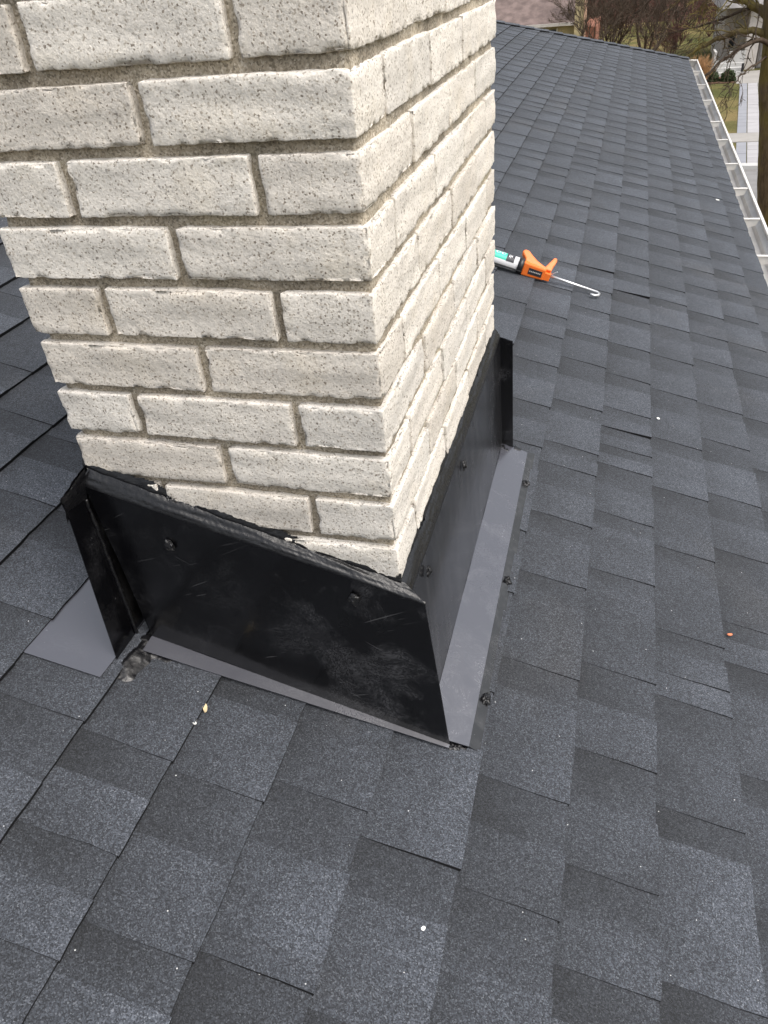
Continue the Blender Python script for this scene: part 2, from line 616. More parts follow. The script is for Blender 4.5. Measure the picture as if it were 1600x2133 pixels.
b.box((xe - 0.449, -2.6, e1.z - 0.20), (xe - 0.064, e1.y - 0.074, e1.z - 0.192))
b.build('soffit', M_GUT, house)

# dark cut lines seen in each course (course: positions along y)
CUTS = {
    -5: [0.528, 0.80], -4: [0.385, 0.62], -3: [0.178, 0.359, 0.56], -2: [-0.05, 0.176, 0.42], -1: [-0.41, -0.192, 0.15],
    0: [-0.471, -0.343, -0.199, 0.05], 1: [-0.422, -0.208, 0.0, 2.768, 3.215], 2: [-0.407, -0.372, -0.166, 0.05, 1.744, 2.10, 2.436, 2.70, 2.954, 3.20, 3.444],
    3: [-0.42, -0.2, 0.12, 0.912, 1.121, 1.365, 1.57, 1.73, 1.98, 2.25, 2.52, 2.80, 3.05],
    4: [-0.45, -0.216, -0.038, -0.015, 0.211, 0.454, 0.662, 0.868, 0.967, 1.193, 1.465, 1.669, 1.884, 2.08, 2.291, 2.561, 2.894, 3.116],
    5: [-0.46, -0.267, -0.128, 0.076, 0.266, 0.536, 0.742, 0.948, 1.04, 1.133, 1.245, 1.456, 1.68, 1.91, 2.148, 2.363, 2.564, 2.83, 3.05],
    6: [-0.42, -0.237, 0.024, 0.252, 0.310, 0.424, 0.689, 0.923, 1.163, 1.45, 1.692, 1.95, 2.195, 2.334, 2.563, 2.82, 3.07],
    7: [-0.30, -0.083, 0.144, 0.398, 0.514, 0.753, 0.977, 1.249, 1.455, 1.515, 1.765, 1.98, 2.182, 2.462, 2.66, 2.857, 3.10],
    8: [0.25, 0.50, 0.74, 0.978, 1.173, 1.458, 1.789, 2.001, 2.25, 2.51, 2.76, 3.0],
}
# the courses where the cut is open wide or the edge lifted
LIFT = {(3, -0.2): 0.005, (5, 1.133): 0.005, (4, 2.291): 0.004, (2, -0.407): 0.004, (5, 2.148): 0.006, (6, 0.310): 0.003}


def project(p):
    q = CR.transposed() @ (p - CAM)
    if q.z > -0.05:
        return None
    f = 26.53 / 36.0
    return (q.x / -q.z * f, q.y / -q.z * f)      # in picture heights from the middle


pieces = []
for k in range(-20, 10):
    ta, tb = T0 + k * EXP, min(T0 + (k + 1) * EXP, EAVE + 0.012)
    tm = 0.5 * (ta + tb)
    yend = hip_y(tm) + 0.05
    ys = list(CUTS.get(k, []))
    rr = random.Random(100 + k)
    # complete the row to both ends with irregular tabs
    lo = ys[0] if ys else 0.0
    while lo > -2.5:
        lo -= rr.uniform(0.16, 0.30)
        ys.insert(0, lo)
    # fill gaps hidden behind the chimney, then carry on to the hip
    full = [ys[0]]
    for y in ys[1:]:
        while y - full[-1] > 0.42:
            full.append(full[-1] + rr.uniform(0.19, 0.26))
        full.append(y)
    while full[-1] < yend:
        full.append(full[-1] + rr.uniform(0.14, 0.32))
    for i in range(len(full) - 1):
        ya, yb = full[i], full[i + 1]
        if ya > yend:
            break
        L = yb - ya
        wlow = min(rr.uniform(0.05, 0.125), 0.45 * L)
        if L < 0.07:
            wlow = 0.0
        lift = LIFT.get((k, round(ya, 3)), 0.0)
        pieces.append((k, ta, tb, ya, yb - wlow, 'high', rr.uniform(0.84, 1.18), lift, rr.random()))
        if wlow:
            pieces.append((k, ta, tb, yb - wlow, yb, 'low', rr.uniform(0.34, 0.56), 0.0, rr.random()))


def shingle_geo(pc):
    """one tab: a thin tilted slab with uneven edges; returns verts, faces, material ids, tones"""
    k, ta, tb, ya, yb, kind, tone, lift, sd = pc
    thick = 0.0098 if kind == 'high' else 0.0074
    nt_, ny_ = 4, 4 if kind == 'high' else 3
    v, f, fm, cl = [], [], [], []
    lowcol = kind == 'low'
    yend = lambda t: hip_y(t) + 0.03
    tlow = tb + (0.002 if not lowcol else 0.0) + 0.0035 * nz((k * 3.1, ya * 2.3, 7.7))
    for layer in (0, 1):
        for i in range(nt_ + 1):
            ft = i / nt_
            t = (ta - 0.025) + ft * (tlow - ta + 0.025)
            for j in range(ny_ + 1):
                fy = j / ny_
                y = ya + fy * (yb - ya)
                if j in (0, ny_):
                    y += 0.0022 * nz((t * 33, y * 9, k * 1.7)) + 0.0015 * nz((t * 110, y * 7, k))
                tt = t
                if i == nt_:
                    tt += 0.0016 * nz((y * 26, k * 5.3, 1.0)) + 0.0012 * nz((y * 90, k * 5.3, 2.0))
                y = min(y, yend(tt))
                h = 0.001 + (thick + 0.0005 * nz((y * 5, k * 2.2, 4))) * max(0.0, (tt - ta + 0.025) / (EXP + 0.025))
                h += 0.0012 * nz((tt * 11, y * 4.0, k * 0.37)) * ft
                if lift and j <= 1:
                    h += lift * ft * (1.0 if j == 0 else 0.4)
                if layer == 0:
                    h -= 0.0080
                v.append(rc(tt, y, h))
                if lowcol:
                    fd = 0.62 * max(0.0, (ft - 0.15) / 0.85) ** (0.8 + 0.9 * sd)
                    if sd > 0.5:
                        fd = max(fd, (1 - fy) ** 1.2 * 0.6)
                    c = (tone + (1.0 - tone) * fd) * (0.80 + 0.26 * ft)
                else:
                    c = tone * (0.66 + 0.46 * ft ** 0.9)  # darker upslope: granule blend, plus shade under the course above put into tone
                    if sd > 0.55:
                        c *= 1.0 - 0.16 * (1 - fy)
                cl.append(c)
    n = (nt_ + 1) * (ny_ + 1)
    for i in range(nt_):
        for j in range(ny_):
            a = i * (ny_ + 1) + j
            f.append((n + a, n + a + ny_ + 1, n + a + ny_ + 2, n + a + 1))
            fm.append(0)
    for j in range(ny_):
        a = nt_ * (ny_ + 1) + j
        f.append((a, a + 1, n + a + 1, n + a))
        fm.append(1)
    for i in range(nt_):
        for jj in (0, ny_):
            a = i * (ny_ + 1) + jj
            a2 = a + ny_ + 1
            f.append((a, a2, n + a2, n + a) if jj == 0 else (a2, a, n + a, n + a2))
            fm.append(1)
    return v, f, fm, cl


def shows(pc):
    k, ta, tb, ya, yb = pc[:5]
    pts = [project(rc(t, y)) for t in (ta, tb) for y in (ya, yb)]
    if any(p is None for p in pts):
        return 0.0
    if all(abs(p[0]) > 0.40 for p in pts) or all(p[1] < -0.52 for p in pts) or all(p[1] > 0.52 for p in pts):
        return 0.0
    cx = sum(p[0] for p in pts) / 4
    cy = sum(p[1] for p in pts) / 4
    # behind the chimney
    if -0.30 < cx < 0.10 and cy > -0.02:
        return 0.0
    xs = [p[0] for p in pts]
    a, b_, d, c = pts
    ar = 0.5 * abs((a[0] - c[0]) * (b_[1] - d[1]) - (b_[0] - d[0]) * (a[1] - c[1]))
    return ar


order = sorted(range(len(pieces)), key=lambda i: -shows(pieces[i]))
chosen = set(order[:300])
V, F, FM, CL = [], [], [], []
for i, pc in enumerate(pieces):
    v, f, fm, cl = shingle_geo(pc)
    if i in chosen:
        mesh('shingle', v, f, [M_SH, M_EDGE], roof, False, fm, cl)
    else:
        base = len(V)
        V += v
        F += [tuple(q + base for q in ff) for ff in f]
        FM += fm
        CL += cl
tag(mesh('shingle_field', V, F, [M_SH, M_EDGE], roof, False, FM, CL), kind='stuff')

# cap shingles along the hip
tdir = (rc(EAVE, hip_y(EAVE)) - rc(TU, hip_y(TU))).normalized()
n_cap = 16
for i in range(n_cap):
    t1 = EAVE + 0.01 - i * 0.145
    t2 = t1 - 0.20
    v = []
    for t, h in ((t1, 0.018), (t2, 0.008)):
        p = rc(t, hip_y(t))
        up = Vector((0.1, 0.1, 1)).normalized()
        left = rc(t + 0.02, hip_y(t) - 0.13, 0.004)
        right = p + Vector((-0.04, 0.13, -0.045))
        for q in (left, p + up * 0.004, right):
            v.append(q + up * h)
        for q in (left, p, right):
            v.append(q + up * (h - 0.006))
    f = [(0, 1, 7, 6), (1, 2, 8, 7), (0, 3, 4, 1), (1, 4, 5, 2), (0, 6, 9, 3), (2, 5, 11, 8), (6, 7, 10, 9), (7, 8, 11, 10)]
    c = random.uniform(0.85, 1.1)
    mesh('hip_cap', v, f, [M_SH, M_EDGE], roof, False, [0, 0, 1, 1, 1, 1, 1, 1], [c] * 12)

# ------------------------------------------------------------------ gutter
gut = tag(empty('gutter'), 'white metal eaves gutter with strap hangers along the roof edge', 'gutter')
gx0, gx1 = xe - 0.038, xe + 0.119
gz = e1.z - 0.022
gy0, gy1 = -2.6, e1.y + 0.06
prof_out = [(gx0, gz), (gx0, gz - 0.075), (gx1 - 0.03, gz - 0.075), (gx1 - 0.022, gz - 0.05), (gx1, gz - 0.035), (gx1, gz - 0.004)]
b = MB()
th = 0.0018
for (xa, za), (xb, zb) in zip(prof_out[:-1], prof_out[1:]):
    b.poly([(xa, gy0, za), (xa, gy1, za), (xb, gy1, zb), (xb, gy0, zb)])
b.build('trough', M_GUTIN, gut)
b = MB()
off = 0.003
for (xa, za), (xb, zb) in zip(prof_out[1:-1], prof_out[2:]):
    b.poly([(xa + off, gy0, za - off), (xb + off, gy0, zb - off), (xb + off, gy1, zb - off), (xa + off, gy1, za - off)])
b.build('outer_face', M_GUT, gut)
b = MB()
b.box((gx1 - 0.009, gy0, gz - 0.006), (gx1 + 0.004, gy1, gz + 0.004))
b.build('front_lip', M_GUT, gut)
b = MB()
b.box((-6.9, gy1 - 0.018, gz - 0.006), (gx1 - 0.017, gy1 + 0.001, gz + 0.004))
b.build('front_lip', M_GUT, gut)
b = MB()
b.box((-6.9, gy1 - 0.098, gz - 0.10), (gx0 - 0.002, gy1 - 0.094, gz))
b.box((-6.9, gy1 - 0.0938, gz - 0.10), (gx0 - 0.002, gy1 - 0.004, gz - 0.097))
b.box((-6.9, gy1 - 0.0038, gz - 0.10), (gx1 - 0.002, gy1 - 0.001, gz - 0.0062))
b.build('end_trough', M_GUTIN, gut)
for y in (9.27, 8.34, 7.45, 6.46, 5.77, 5.03, 4.41, 3.79, 3.19, 2.55, 1.9, 1.2, 0.5):
    b = MB()
    b.box((gx0 + 0.001, y - 0.011, gz + 0.0045), (gx1 - 0.017, y + 0.011, gz + 0.0075))
    b.hexa([(gx0 + 0.03, y - 0.004, gz - 0.05), (gx1 - 0.03, y - 0.004, gz - 0.03), (gx1 - 0.03, y + 0.004, gz - 0.03), (gx0 + 0.03, y + 0.004, gz - 0.05),
            (gx0 + 0.01, y - 0.004, gz + 0.0044), (gx1 - 0.018, y - 0.004, gz + 0.0044), (gx1 - 0.018, y + 0.004, gz + 0.0044), (gx0 + 0.01, y + 0.004, gz + 0.0044)])
    b.build('hanger', M_GUT, gut)
b = MB()
pr = [(gx1 - 0.045 + 0.028 * math.cos(a), gy1 - 0.06 + 0.028 * math.sin(a), gz + 0.004) for a in [2 * math.pi * i / 14 for i in range(15)]]
b.tube(pr, 0.004, 6)
b.build('corner_ring', M_GUT, gut)

# ------------------------------------------------------------------ chimney: bricks and mortar
chim = tag(empty('chimney'), 'cream speckled brick chimney rising from the dark roof', 'chimney')
BL, BW, BH = 0.208, 0.1045, 0.0565


def brick_mesh(seed):
    st = 0.0040
    nx, ny, nz_ = round(BL / st) + 2, round(BW / st) + 2, round(BH / st) + 2
    idx, verts, faces = {}, [], []
    hx, hy, hz = BL / 2, BW / 2, BH / 2
    r = 0.0014
    so = Vector((seed * 13.7, seed * 7.3, seed * 3.1))

    def coord(i, n_, h):
        # tight rows of points along the arrises keep the edges crisp
        if i == 0:
            return -h
        if i == n_:
            return h
        if i == 1:
            return -h + r
        if i == n_ - 1:
            return h - r
        return -h + r + (2 * h - 2 * r) * (i - 1) / (n_ - 2)

    def vid(i, j, k):
        key = (i, j, k)
        if key in idx:
            return idx[key]
        p = Vector((coord(i, nx, hx), coord(j, ny, hy), coord(k, nz_, hz)))
        inn = Vector((max(-hx + r, min(hx - r, p.x)), max(-hy + r, min(hy - r, p.y)), max(-hz + r, min(hz - r, p.z))))
        d = p - inn
        nrm = d.normalized()
        p = inn + nrm * r
        edge = sum(1 for c in d if abs(c) > 1e-6)
        q = p + so
        roll = 0.0019 * nz((q.x * 6, q.y * 6, q.z * 44)) + 0.0007 * nz(q, 28)
        fine = 0.0006 * nz(q, 130) + 0.0006 * nz(q, 260)
        dd = roll + fine
        ax = sorted((hx - abs(p.x), hy - abs(p.y), hz - abs(p.z)))
        near = max(0.0, 1 - ax[1] / 0.006)
        chip = max(0.0, nz(q, 75) - 0.05) * 0.0065 + max(0.0, nz(q + Vector((5, 5, 5)), 22) - 0.28) * 0.009
        p = p + nrm * dd - nrm * chip * near
        idx[key] = len(verts)
        verts.append(p)
        return idx[key]

    for i in range(nx):
        for j in range(ny):
            faces.append((vid(i, j, 0), vid(i, j + 1, 0), vid(i + 1, j + 1, 0), vid(i + 1, j, 0)))
            faces.append((vid(i, j, nz_), vid(i + 1, j, nz_), vid(i + 1, j + 1, nz_), vid(i, j + 1, nz_)))
    for i in range(nx):
        for k in range(nz_):
            faces.append((vid(i, 0, k), vid(i + 1, 0, k), vid(i + 1, 0, k + 1), vid(i, 0, k + 1)))
            faces.append((vid(i, ny, k), vid(i, ny, k + 1), vid(i + 1, ny, k + 1), vid(i + 1, ny, k)))
    for j in range(ny):
        for k in range(nz_):
            faces.append((vid(0, j, k), vid(0, j, k + 1), vid(0, j + 1, k + 1), vid(0, j + 1, k)))
            faces.append((vid(nx, j, k), vid(nx, j + 1, k), vid(nx, j + 1, k + 1), vid(nx, j, k + 1)))
    me = bpy.data.meshes.new('brick')
    me.from_pydata([tuple(v) for v in verts], [], faces)
    me.polygons.foreach_set('use_smooth', [True] * len(me.polygons))
    me.materials.append(M_BRICK)
    me.update()
    return me


BRICKS = [brick_mesh(s) for s in range(9)]
rb = random.Random(5)


def put_brick(x0, x1, y0, y1, z):
    o = bpy.data.objects.new('brick', rb.choice(BRICKS))
    col_link(o)
    o.parent = chim
    lx, ly = x1 - x0, y1 - y0
    o.location = ((x0 + x1) / 2 + rb.uniform(-.0012, .0012), (y0 + y1) / 2 + rb.uniform(-.0012, .0012), z + BH / 2 + rb.uniform(-.001, .001))
    flip = math.pi if rb.random() < 0.5 else 0.0
    if lx > ly:
        o.rotation_euler = (flip, rb.uniform(-.004, .004), rb.uniform(-.004, .004))
        o.scale = (lx / BL, ly / BW, 1)
    else:
        o.rotation_euler = (flip, rb.uniform(-.004, .004), math.pi / 2 + rb.uniform(-.004, .004))
        o.scale = (ly / BL, lx / BW, 1)


J = 0.0120
NC = 14
for n in range(NC):
    z = n * CH + 0.004
    if n % 2 == 0:
        l = (WD - J) / 2
        for y0 in (0.0, DP - BW):
            for i in range(2):
                put_brick(-WD + i * (l + J), -WD + i * (l + J) + l, y0, y0 + BW, z)
        JB = 0.0078
        ly = (DP - 2 * BW - 4 * JB) / 3
        for x0 in (-BW, -WD):
            for i in range(3):
                y0 = BW + JB + i * (ly + JB)
                put_brick(x0, x0 + BW, y0, y0 + ly, z)
    else:
        JB = 0.0078
        ly = (DP - 3 * JB) / 4
        for x0 in (-BW, -WD):
            for i in range(4):
                y0 = i * (ly + JB)
                put_brick(x0, x0 + BW, y0, y0 + ly, z)
        for y0 in (0.0, DP - BW):
            put_brick(-WD + BW + J, -BW - J, y0, y0 + BW, z)
# mortar core, raked back from the brick faces
rec = 0.0098
v, f = [], []
recb = 0.0062          # the downhill face is pointed nearly flush
per = [(-WD + rec, rec), (-recb, rec), (-recb, DP - rec), (-WD + rec, DP - rec)]
ring = []
for (xa, ya), (xb, yb) in zip(per, per[1:] + per[:1]):
    L = math.hypot(xb - xa, yb - ya)
    m_ = int(L / 0.007)
    for i in range(m_):
        ring.append((xa + (xb - xa) * i / m_, ya + (yb - ya) * i / m_))
zt = NC * CH
zb_ = -0.36
nzr = int((zt - zb_) / 0.007)
cx_, cy_ = -WD / 2, DP / 2
for k in range(nzr + 1):
    z = zb_ + (zt - zb_) * k / nzr
    for (x, y) in ring:
        a = 0.0024 * nz((x * 30, y * 30, z * 30)) + 0.0016 * nz((x * 120, y * 120, z * 120)) + 0.003 * nz((x * 6, y * 6, z * 22 + 9))
        sx = 1 if x > -recb - 1e-4 else (-1 if x < -WD + rec + 1e-4 else 0)
        sy = 1 if y > DP - rec - 1e-4 else (-1 if y < rec + 1e-4 else 0)
        v.append((x + sx * a, y + sy * a, z))
nr_ = len(ring)
for k in range(nzr):
    for i in range(nr_):
        i2 = (i + 1) % nr_
        f.append((k * nr_ + i, k * nr_ + i2, (k + 1) * nr_ + i2, (k + 1) * nr_ + i))
f.append(tuple(nzr * nr_ + i for i in range(nr_)))
mesh('mortar', v, f, M_MORT, chim, True)

# ------------------------------------------------------------------ flashing
fl = tag(empty('chimney_flashing'), 'black painted metal flashing sealed around the chimney base', 'flashing')


def panel(name, p00, p10, p11, p01, nx, ny, thick, amp, parent=fl, mat=None, freq=6.0, seed=0.0):
    """thin sheet with slight oil-canning; p00-p10 bottom edge, p01-p11 top edge"""
    p00, p10, p11, p01 = [Vector(p) for p in (p00, p10, p11, p01)]
    n = ((p10 - p00).cross(p01 - p00)).normalized()
    v, f = [], []
    for s_ in (0, 1):
        for j in range(ny + 1):
            for i in range(nx + 1):
                u, w_ = i / nx, j / ny
                p = (p00 * (1 - u) + p10 * u) * (1 - w_) + (p01 * (1 - u) + p11 * u) * w_
                p = p + n * (amp * nz(p + Vector((seed, seed, 0)), freq) - s_ * thick)
                v.append(p)
    m_ = (nx + 1) * (ny + 1)
    A = lambda i, j: j * (nx + 1) + i
    for j in range(ny):
        for i in range(nx):
            f.append((A(i, j), A(i + 1, j), A(i + 1, j + 1), A(i, j + 1)))
            f.append((m_ + A(i, j), m_ + A(i, j + 1), m_ + A(i + 1, j + 1), m_ + A(i + 1, j)))
    for i in range(nx):
        f.append((A(i, 0), m_ + A(i, 0), m_ + A(i + 1, 0), A(i + 1, 0)))
        f.append((A(i, ny), A(i + 1, ny), m_ + A(i + 1, ny), m_ + A(i, ny)))
    for j in range(ny):
        f.append((A(0, j), A(0, j + 1), m_ + A(0, j + 1), m_ + A(0, j)))
        f.append((A(nx, j), m_ + A(nx, j), m_ + A(nx, j + 1), A(nx, j + 1)))
    o = mesh(name, v, f, mat or M_METAL, parent, True)
    nf = 2 * nx * ny
    o.data.polygons.foreach_set('use_smooth', [i < nf for i in range(len(o.data.polygons))])
    o.data.set_sharp_from_angle(angle=math.radians(30))
    return o


TH = 0.0012
hA = 0.0145
# side panel on the near face: follows the slope, stands a little off the bricks
a_bl = rc(-0.445, -0.0165, hA)
a_br = rc(0.0605, -0.0135, hA)
panel('side_panel', a_bl, a_br, (0.0372, -0.013, -0.0195), (-0.443, -0.014, 0.127), 40, 20, TH, 0.0022)
panel('side_flange', rc(-0.445, -0.047, hA - 0.002), rc(0.0605, -0.0200, hA - 0.0006), rc(0.0605, -0.0137, hA), rc(-0.445, -0.0167, hA), 30, 3, TH, 0.0012, mat=M_METAL_SKY)
# back panel on the uphill face with the wing that sticks out past the corner
panel('back_panel', (-0.4478, DP + 0.06, -0.168), (-0.4478, -0.0775, -0.163), (-0.4478, -0.0565, 0.128), (-0.4478, DP + 0.06, 0.128), 40, 14, TH, 0.0006)
# far side panel with its wing on the downhill side
panel('far_side_panel', (0.0455, DP + 0.014, -0.318), (-0.4478, DP + 0.014, -0.168), (-0.4478, DP + 0.014, 0.125), (0.039, DP + 0.014, -0.030), 30, 14, TH, 0.0008)
wing = panel('wing', (0.006, DP + 0.0115, -0.312), (0.0460, DP + 0.0105, -0.316), (0.0400, DP + 0.0105, -0.029), (0.006, DP + 0.0115, -0.024), 4, 10, TH, 0.0006)
# front panel on the downhill face and the apron that lies on the shingles
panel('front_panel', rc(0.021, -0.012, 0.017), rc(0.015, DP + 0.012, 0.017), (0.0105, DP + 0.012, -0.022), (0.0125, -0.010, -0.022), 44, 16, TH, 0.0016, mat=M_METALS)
panel('apron', rc(0.0905, -0.006, 0.0165), rc(0.080, DP + 0.012, 0.0165), rc(0.015, DP + 0.012, 0.0175), rc(0.021, -0.012, 0.0175), 44, 6, TH, 0.0020, freq=5, mat=M_METAL_SKY)
panel('apron_hem', rc(0.1105, -0.004, 0.0085), rc(0.1000, DP + 0.03, 0.0085), rc(0.0802, DP + 0.012, 0.0165), rc(0.0907, -0.006, 0.0165), 44, 2, TH, 0.0008, mat=M_METALS)  # darker steel than the apron: weaker reflection of the bent edge, put into colour
# flat step plate slipped under the course above
panel('step_plate', rc(-0.476, -0.118, 0.0135), rc(-0.470, 0.06, 0.0135), rc(-0.618, 0.06, 0.0062), rc(-0.612, -0.120, 0.0062), 8, 8, TH, 0.0012, mat=M_METAL_SKY)
b = MB()
b.hexa([rc(-0.318, -0.128, 0.004), rc(-0.3140, -0.128, 0.004), rc(-0.3140, -0.03, 0.004), rc(-0.318, -0.03, 0.004),
        rc(-0.318, -0.128, 0.0082), rc(-0.3140, -0.128, 0.0075), rc(-0.3140, -0.03, 0.0085), rc(-0.318, -0.03, 0.0092)])
o = b.build('step_plate', M_COPPER, fl)
o['label'] = 'thin bare metal edge peeking out under a shingle'


def bead(name, low, high, out, bulge, n, seed, ragged=0.006, m_=14, crumbs=0):
    """ragged sealant fillet; low/high: functions of s in 0..1"""
    v, f = [], []
    out = Vector(out).normalized()
    L = (high(1.0) - high(0.0)).length
    tops = []
    for i in range(n + 1):
        s_ = i / n
        a, c = low(s_), high(s_)
        q = s_ * L
        d = (c - a).normalized()
        wide = (c - a).length
        r1 = ragged * (1.6 * nz((q * 11, seed, 0)) + 0.9 * nz((q * 31, seed, 3)))
        r2 = ragged * (0.7 * nz((q * 95, seed, 6)) + 0.5 * nz((q * 230, seed, 8)) + 1.6 * max(0.0, nz((q * 60, seed, 11)) - 0.25))
        for j in range(m_ + 1):
            w_ = j / m_
            p = a.lerp(c, w_) + d * (r1 * w_ + r2 * w_ ** 9)
            prof = math.sin(math.pi * min(1, 0.12 + 0.88 * w_)) ** 0.8
            u = w_ * wide
            bb = 1.0 * bulge * prof * (0.8 + 0.5 * nz((q * 13, u * 60, seed)))
            bb += prof * (0.0012 * nz((q * 9, u * 170, seed)) + 0.0006 * nz((q * 40, u * 190, seed + 3)) + 0.0004 * nz((q * 170, u * 260, seed)))
            if w_ > 0.7:
                bb += 0.0014 * max(0.0, nz((q * 120, u * 160, seed + 20))) * (w_ - 0.7) / 0.3
            if j == m_:
                bb = 0.0004
                tops.append((p, d))
            if j == 0:
                bb = 0.0004
            v.append(p + out * max(0.0003, bb))
    for i in range(n):
        for j in range(m_):
            k = i * (m_ + 1) + j
            f.append((k, k + m_ + 1, k + m_ + 2, k + 1))
    n0 = len(v)
    for i in range(n + 1):
        s_ = i / n
        v.append(low(s_) - out * 0.004)
        v.append(high(s_) - out * 0.008)
    for i in range(n):
        k = n0 + 2 * i
        f.append((k, k + 1, k + 3, k + 2))
    # crumbs and torn flecks stuck along the ragged edge
    rn = random.Random(int(seed * 10) + 1)
    for _ in range(crumbs):
        cl = rn.random()
        i = int(n * (0.5 + 0.5 * nz((cl * 9, seed, 2))) + rn.gauss(0, n * 0.06)) % n
        p, d = tops[i]
        r = rn.uniform(0.0006, 0.0019)
        p = p + d * rn.uniform(-0.003, 0.0028) + out * 0.0006
        ax = (d * rn.gauss(0, 1) + out.cross(d) * rn.gauss(0, 2)).normalized()
        ay = ax.cross(out).normalized()
        b0 = len(v)
        ln = rn.uniform(1, 2.6)
        for k in range(6):
            an = 2 * math.pi * k / 6
            v.append(p + (ax * math.cos(an) * ln + ay * math.sin(an)) * r * rn.uniform(0.7, 1.3))
        v.append(p + out * r * 1.1)
        for k in range(6):
            f.append((b0 + k, b0 + (k + 1) % 6, b0 + 6))
    return mesh(name, v, f, M_TAR, fl, True)


def lump(name, c, r, nrm, seed, flat=0.6, drip=None):
    """a blob of sealant"""
    nrm = Vector(nrm).normalized()
    t1 = nrm.orthogonal().normalized()
    t2 = nrm.cross(t1)
    v, f = [], []
    R_, K = 14, 28
    c = Vector(c)
    for i in range(R_ + 1):
        ph = (i / R_) * math.pi * 0.5
        for k in range(K):
            a = 2 * math.pi * k / K
            d = (t1 * math.cos(a) + t2 * math.sin(a)) * math.cos(ph) + nrm * math.sin(ph) * flat
            rr_ = r * (1 + 0.6 * nz(d * 1.5 + Vector((seed, 0, 0))) + 0.28 * nz(d * 3.3 + Vector((0, seed, 0))))
            p = c + d * rr_
            if drip is not None:
                dn = max(0.0, -(d.z)) ** 2
                p += Vector((0, 0, -drip * dn * (0.5 + 0.5 * nz(d * 3))))
            v.append(p)
    for i in range(R_):
        for k in range(K):
            k2 = (k + 1) % K
            f.append((i * K + k, i * K + k2, (i + 1) * K + k2, (i + 1) * K + k))
    return mesh(name, v, f, M_TAR, fl, True)


def lerp(a, b):
    a, b = Vector(a), Vector(b)
    return lambda s_: a.lerp(b, s_)


bead('sealant', lerp((-0.446, -0.0145, 0.1265), (0.040, -0.0137, -0.0205)), lerp((-0.437, 0.0012, 0.1490), (0.007, 0.0012, 0.0025)), (0.25, -0.75, 0.65), 0.0035, 520, 1.0, 0.0042, crumbs=160)
bead('sealant', lerp((0.0135, -0.012, -0.0225), (0.0115, DP + 0.008, -0.0225)), lerp((-0.0012, -0.002, 0.0025), (-0.0012, DP + 0.002, 0.005)), (0.75, 0, 0.65), 0.0045, 760, 4.0, 0.0048, crumbs=160)
bead('sealant', lerp((-0.4495, -0.06, 0.127), (-0.4495, DP, 0.127)), lerp((-0.4395, -0.004, 0.152), (-0.4395, DP, 0.152)), (-0.6, 0, 0.8), 0.004, 220, 7.0, 0.003)
# caked sealant over the corner of the wing and down its inside seam
bead('sealant', lerp((-0.4462, -0.058, 0.112), (-0.4462, -0.014, 0.105)), lerp((-0.4475, -0.057, 0.1325), (-0.440, -0.004, 0.150)), (0.8, -0.3, 0.5), 0.004, 60, 9.0, 0.004)


def smear(surf, u0, u1, v0, v1, step, mask, hmax, seed, floor=-0.0035):
    """sealant trowelled on a surface: a low heightfield whose ragged outline is where it sinks below the surface"""
    nu, nv = int((u1 - u0) / step), int((v1 - v0) / step)
    H, v, f = {}, [], []
    idx = {}
    for i in range(nu + 1):
        for j in range(nv + 1):
            u, w_ = u0 + (u1 - u0) * i / nu, v0 + (v1 - v0) * j / nv
            k = mask(u, w_) + 0.6 * nz((u * 42, w_ * 42, seed)) + 0.18 * nz((u * 110, w_ * 110, seed)) + 0.08 * nz((u * 300, w_ * 300, seed))
            H[i, j] = (max(floor, min(1.2, k) * hmax), u, w_)

    def vid(i, j):
        if (i, j) not in idx:
            idx[i, j] = len(v)
            h, u, w_ = H[i, j]
            v.append(surf(u, w_, h))
        return idx[i, j]

    for i in range(nu):
        for j in range(nv):
            q = ((i, j), (i + 1, j), (i + 1, j + 1), (i, j + 1))
            if max(H[c][0] for c in q) > floor * 0.8:
                f.append(tuple(vid(*c) for c in q))
    return mesh('sealant', v, f, M_TAR, fl, True)


def seg_d(u, w_, a, b_):
    du, dw = b_[0] - a[0], b_[1] - a[1]
    q = max(0.0, min(1.0, ((u - a[0]) * du + (w_ - a[1]) * dw) / (du * du + dw * dw)))
    return math.hypot(u - a[0] - du * q, w_ - a[1] - dw * q)


# trowelled round the foot of the wing, over the shingle and the start of the flange
smear(lambda u, w_, h: rc(u, w_, 0.0102 + h), -0.500, -0.375, -0.105, -0.012, 0.0016,
      lambda u, w_: 0.75 - min(seg_d(u, w_, (-0.458, -0.078), (-0.450, -0.030)) / 0.013, seg_d(u, w_, (-0.452, -0.026), (-0.405, -0.026)) / 0.0125), 0.0046, 3.0, -0.009)
# thin rope of sealant down the corner between wing and side panel
b = MB()
pts, rds = [], []
for i in range(140):
    q = i / 139
    z = 0.105 - 0.27 * q
    pts.append(Vector((-0.4452 + 0.0012 * nz((z * 60, 1, 1)), -0.0178 - 0.0015 * q + 0.0012 * nz((z * 60, 4, 1)), z)))
    rds.append(0.0026 + 0.0012 * nz((z * 40, 7, 2)) + 0.0007 * nz((z * 160, 9, 2)))
b.tube(pts, rds, 10)
b.build('sealant', M_TAR, fl, True)
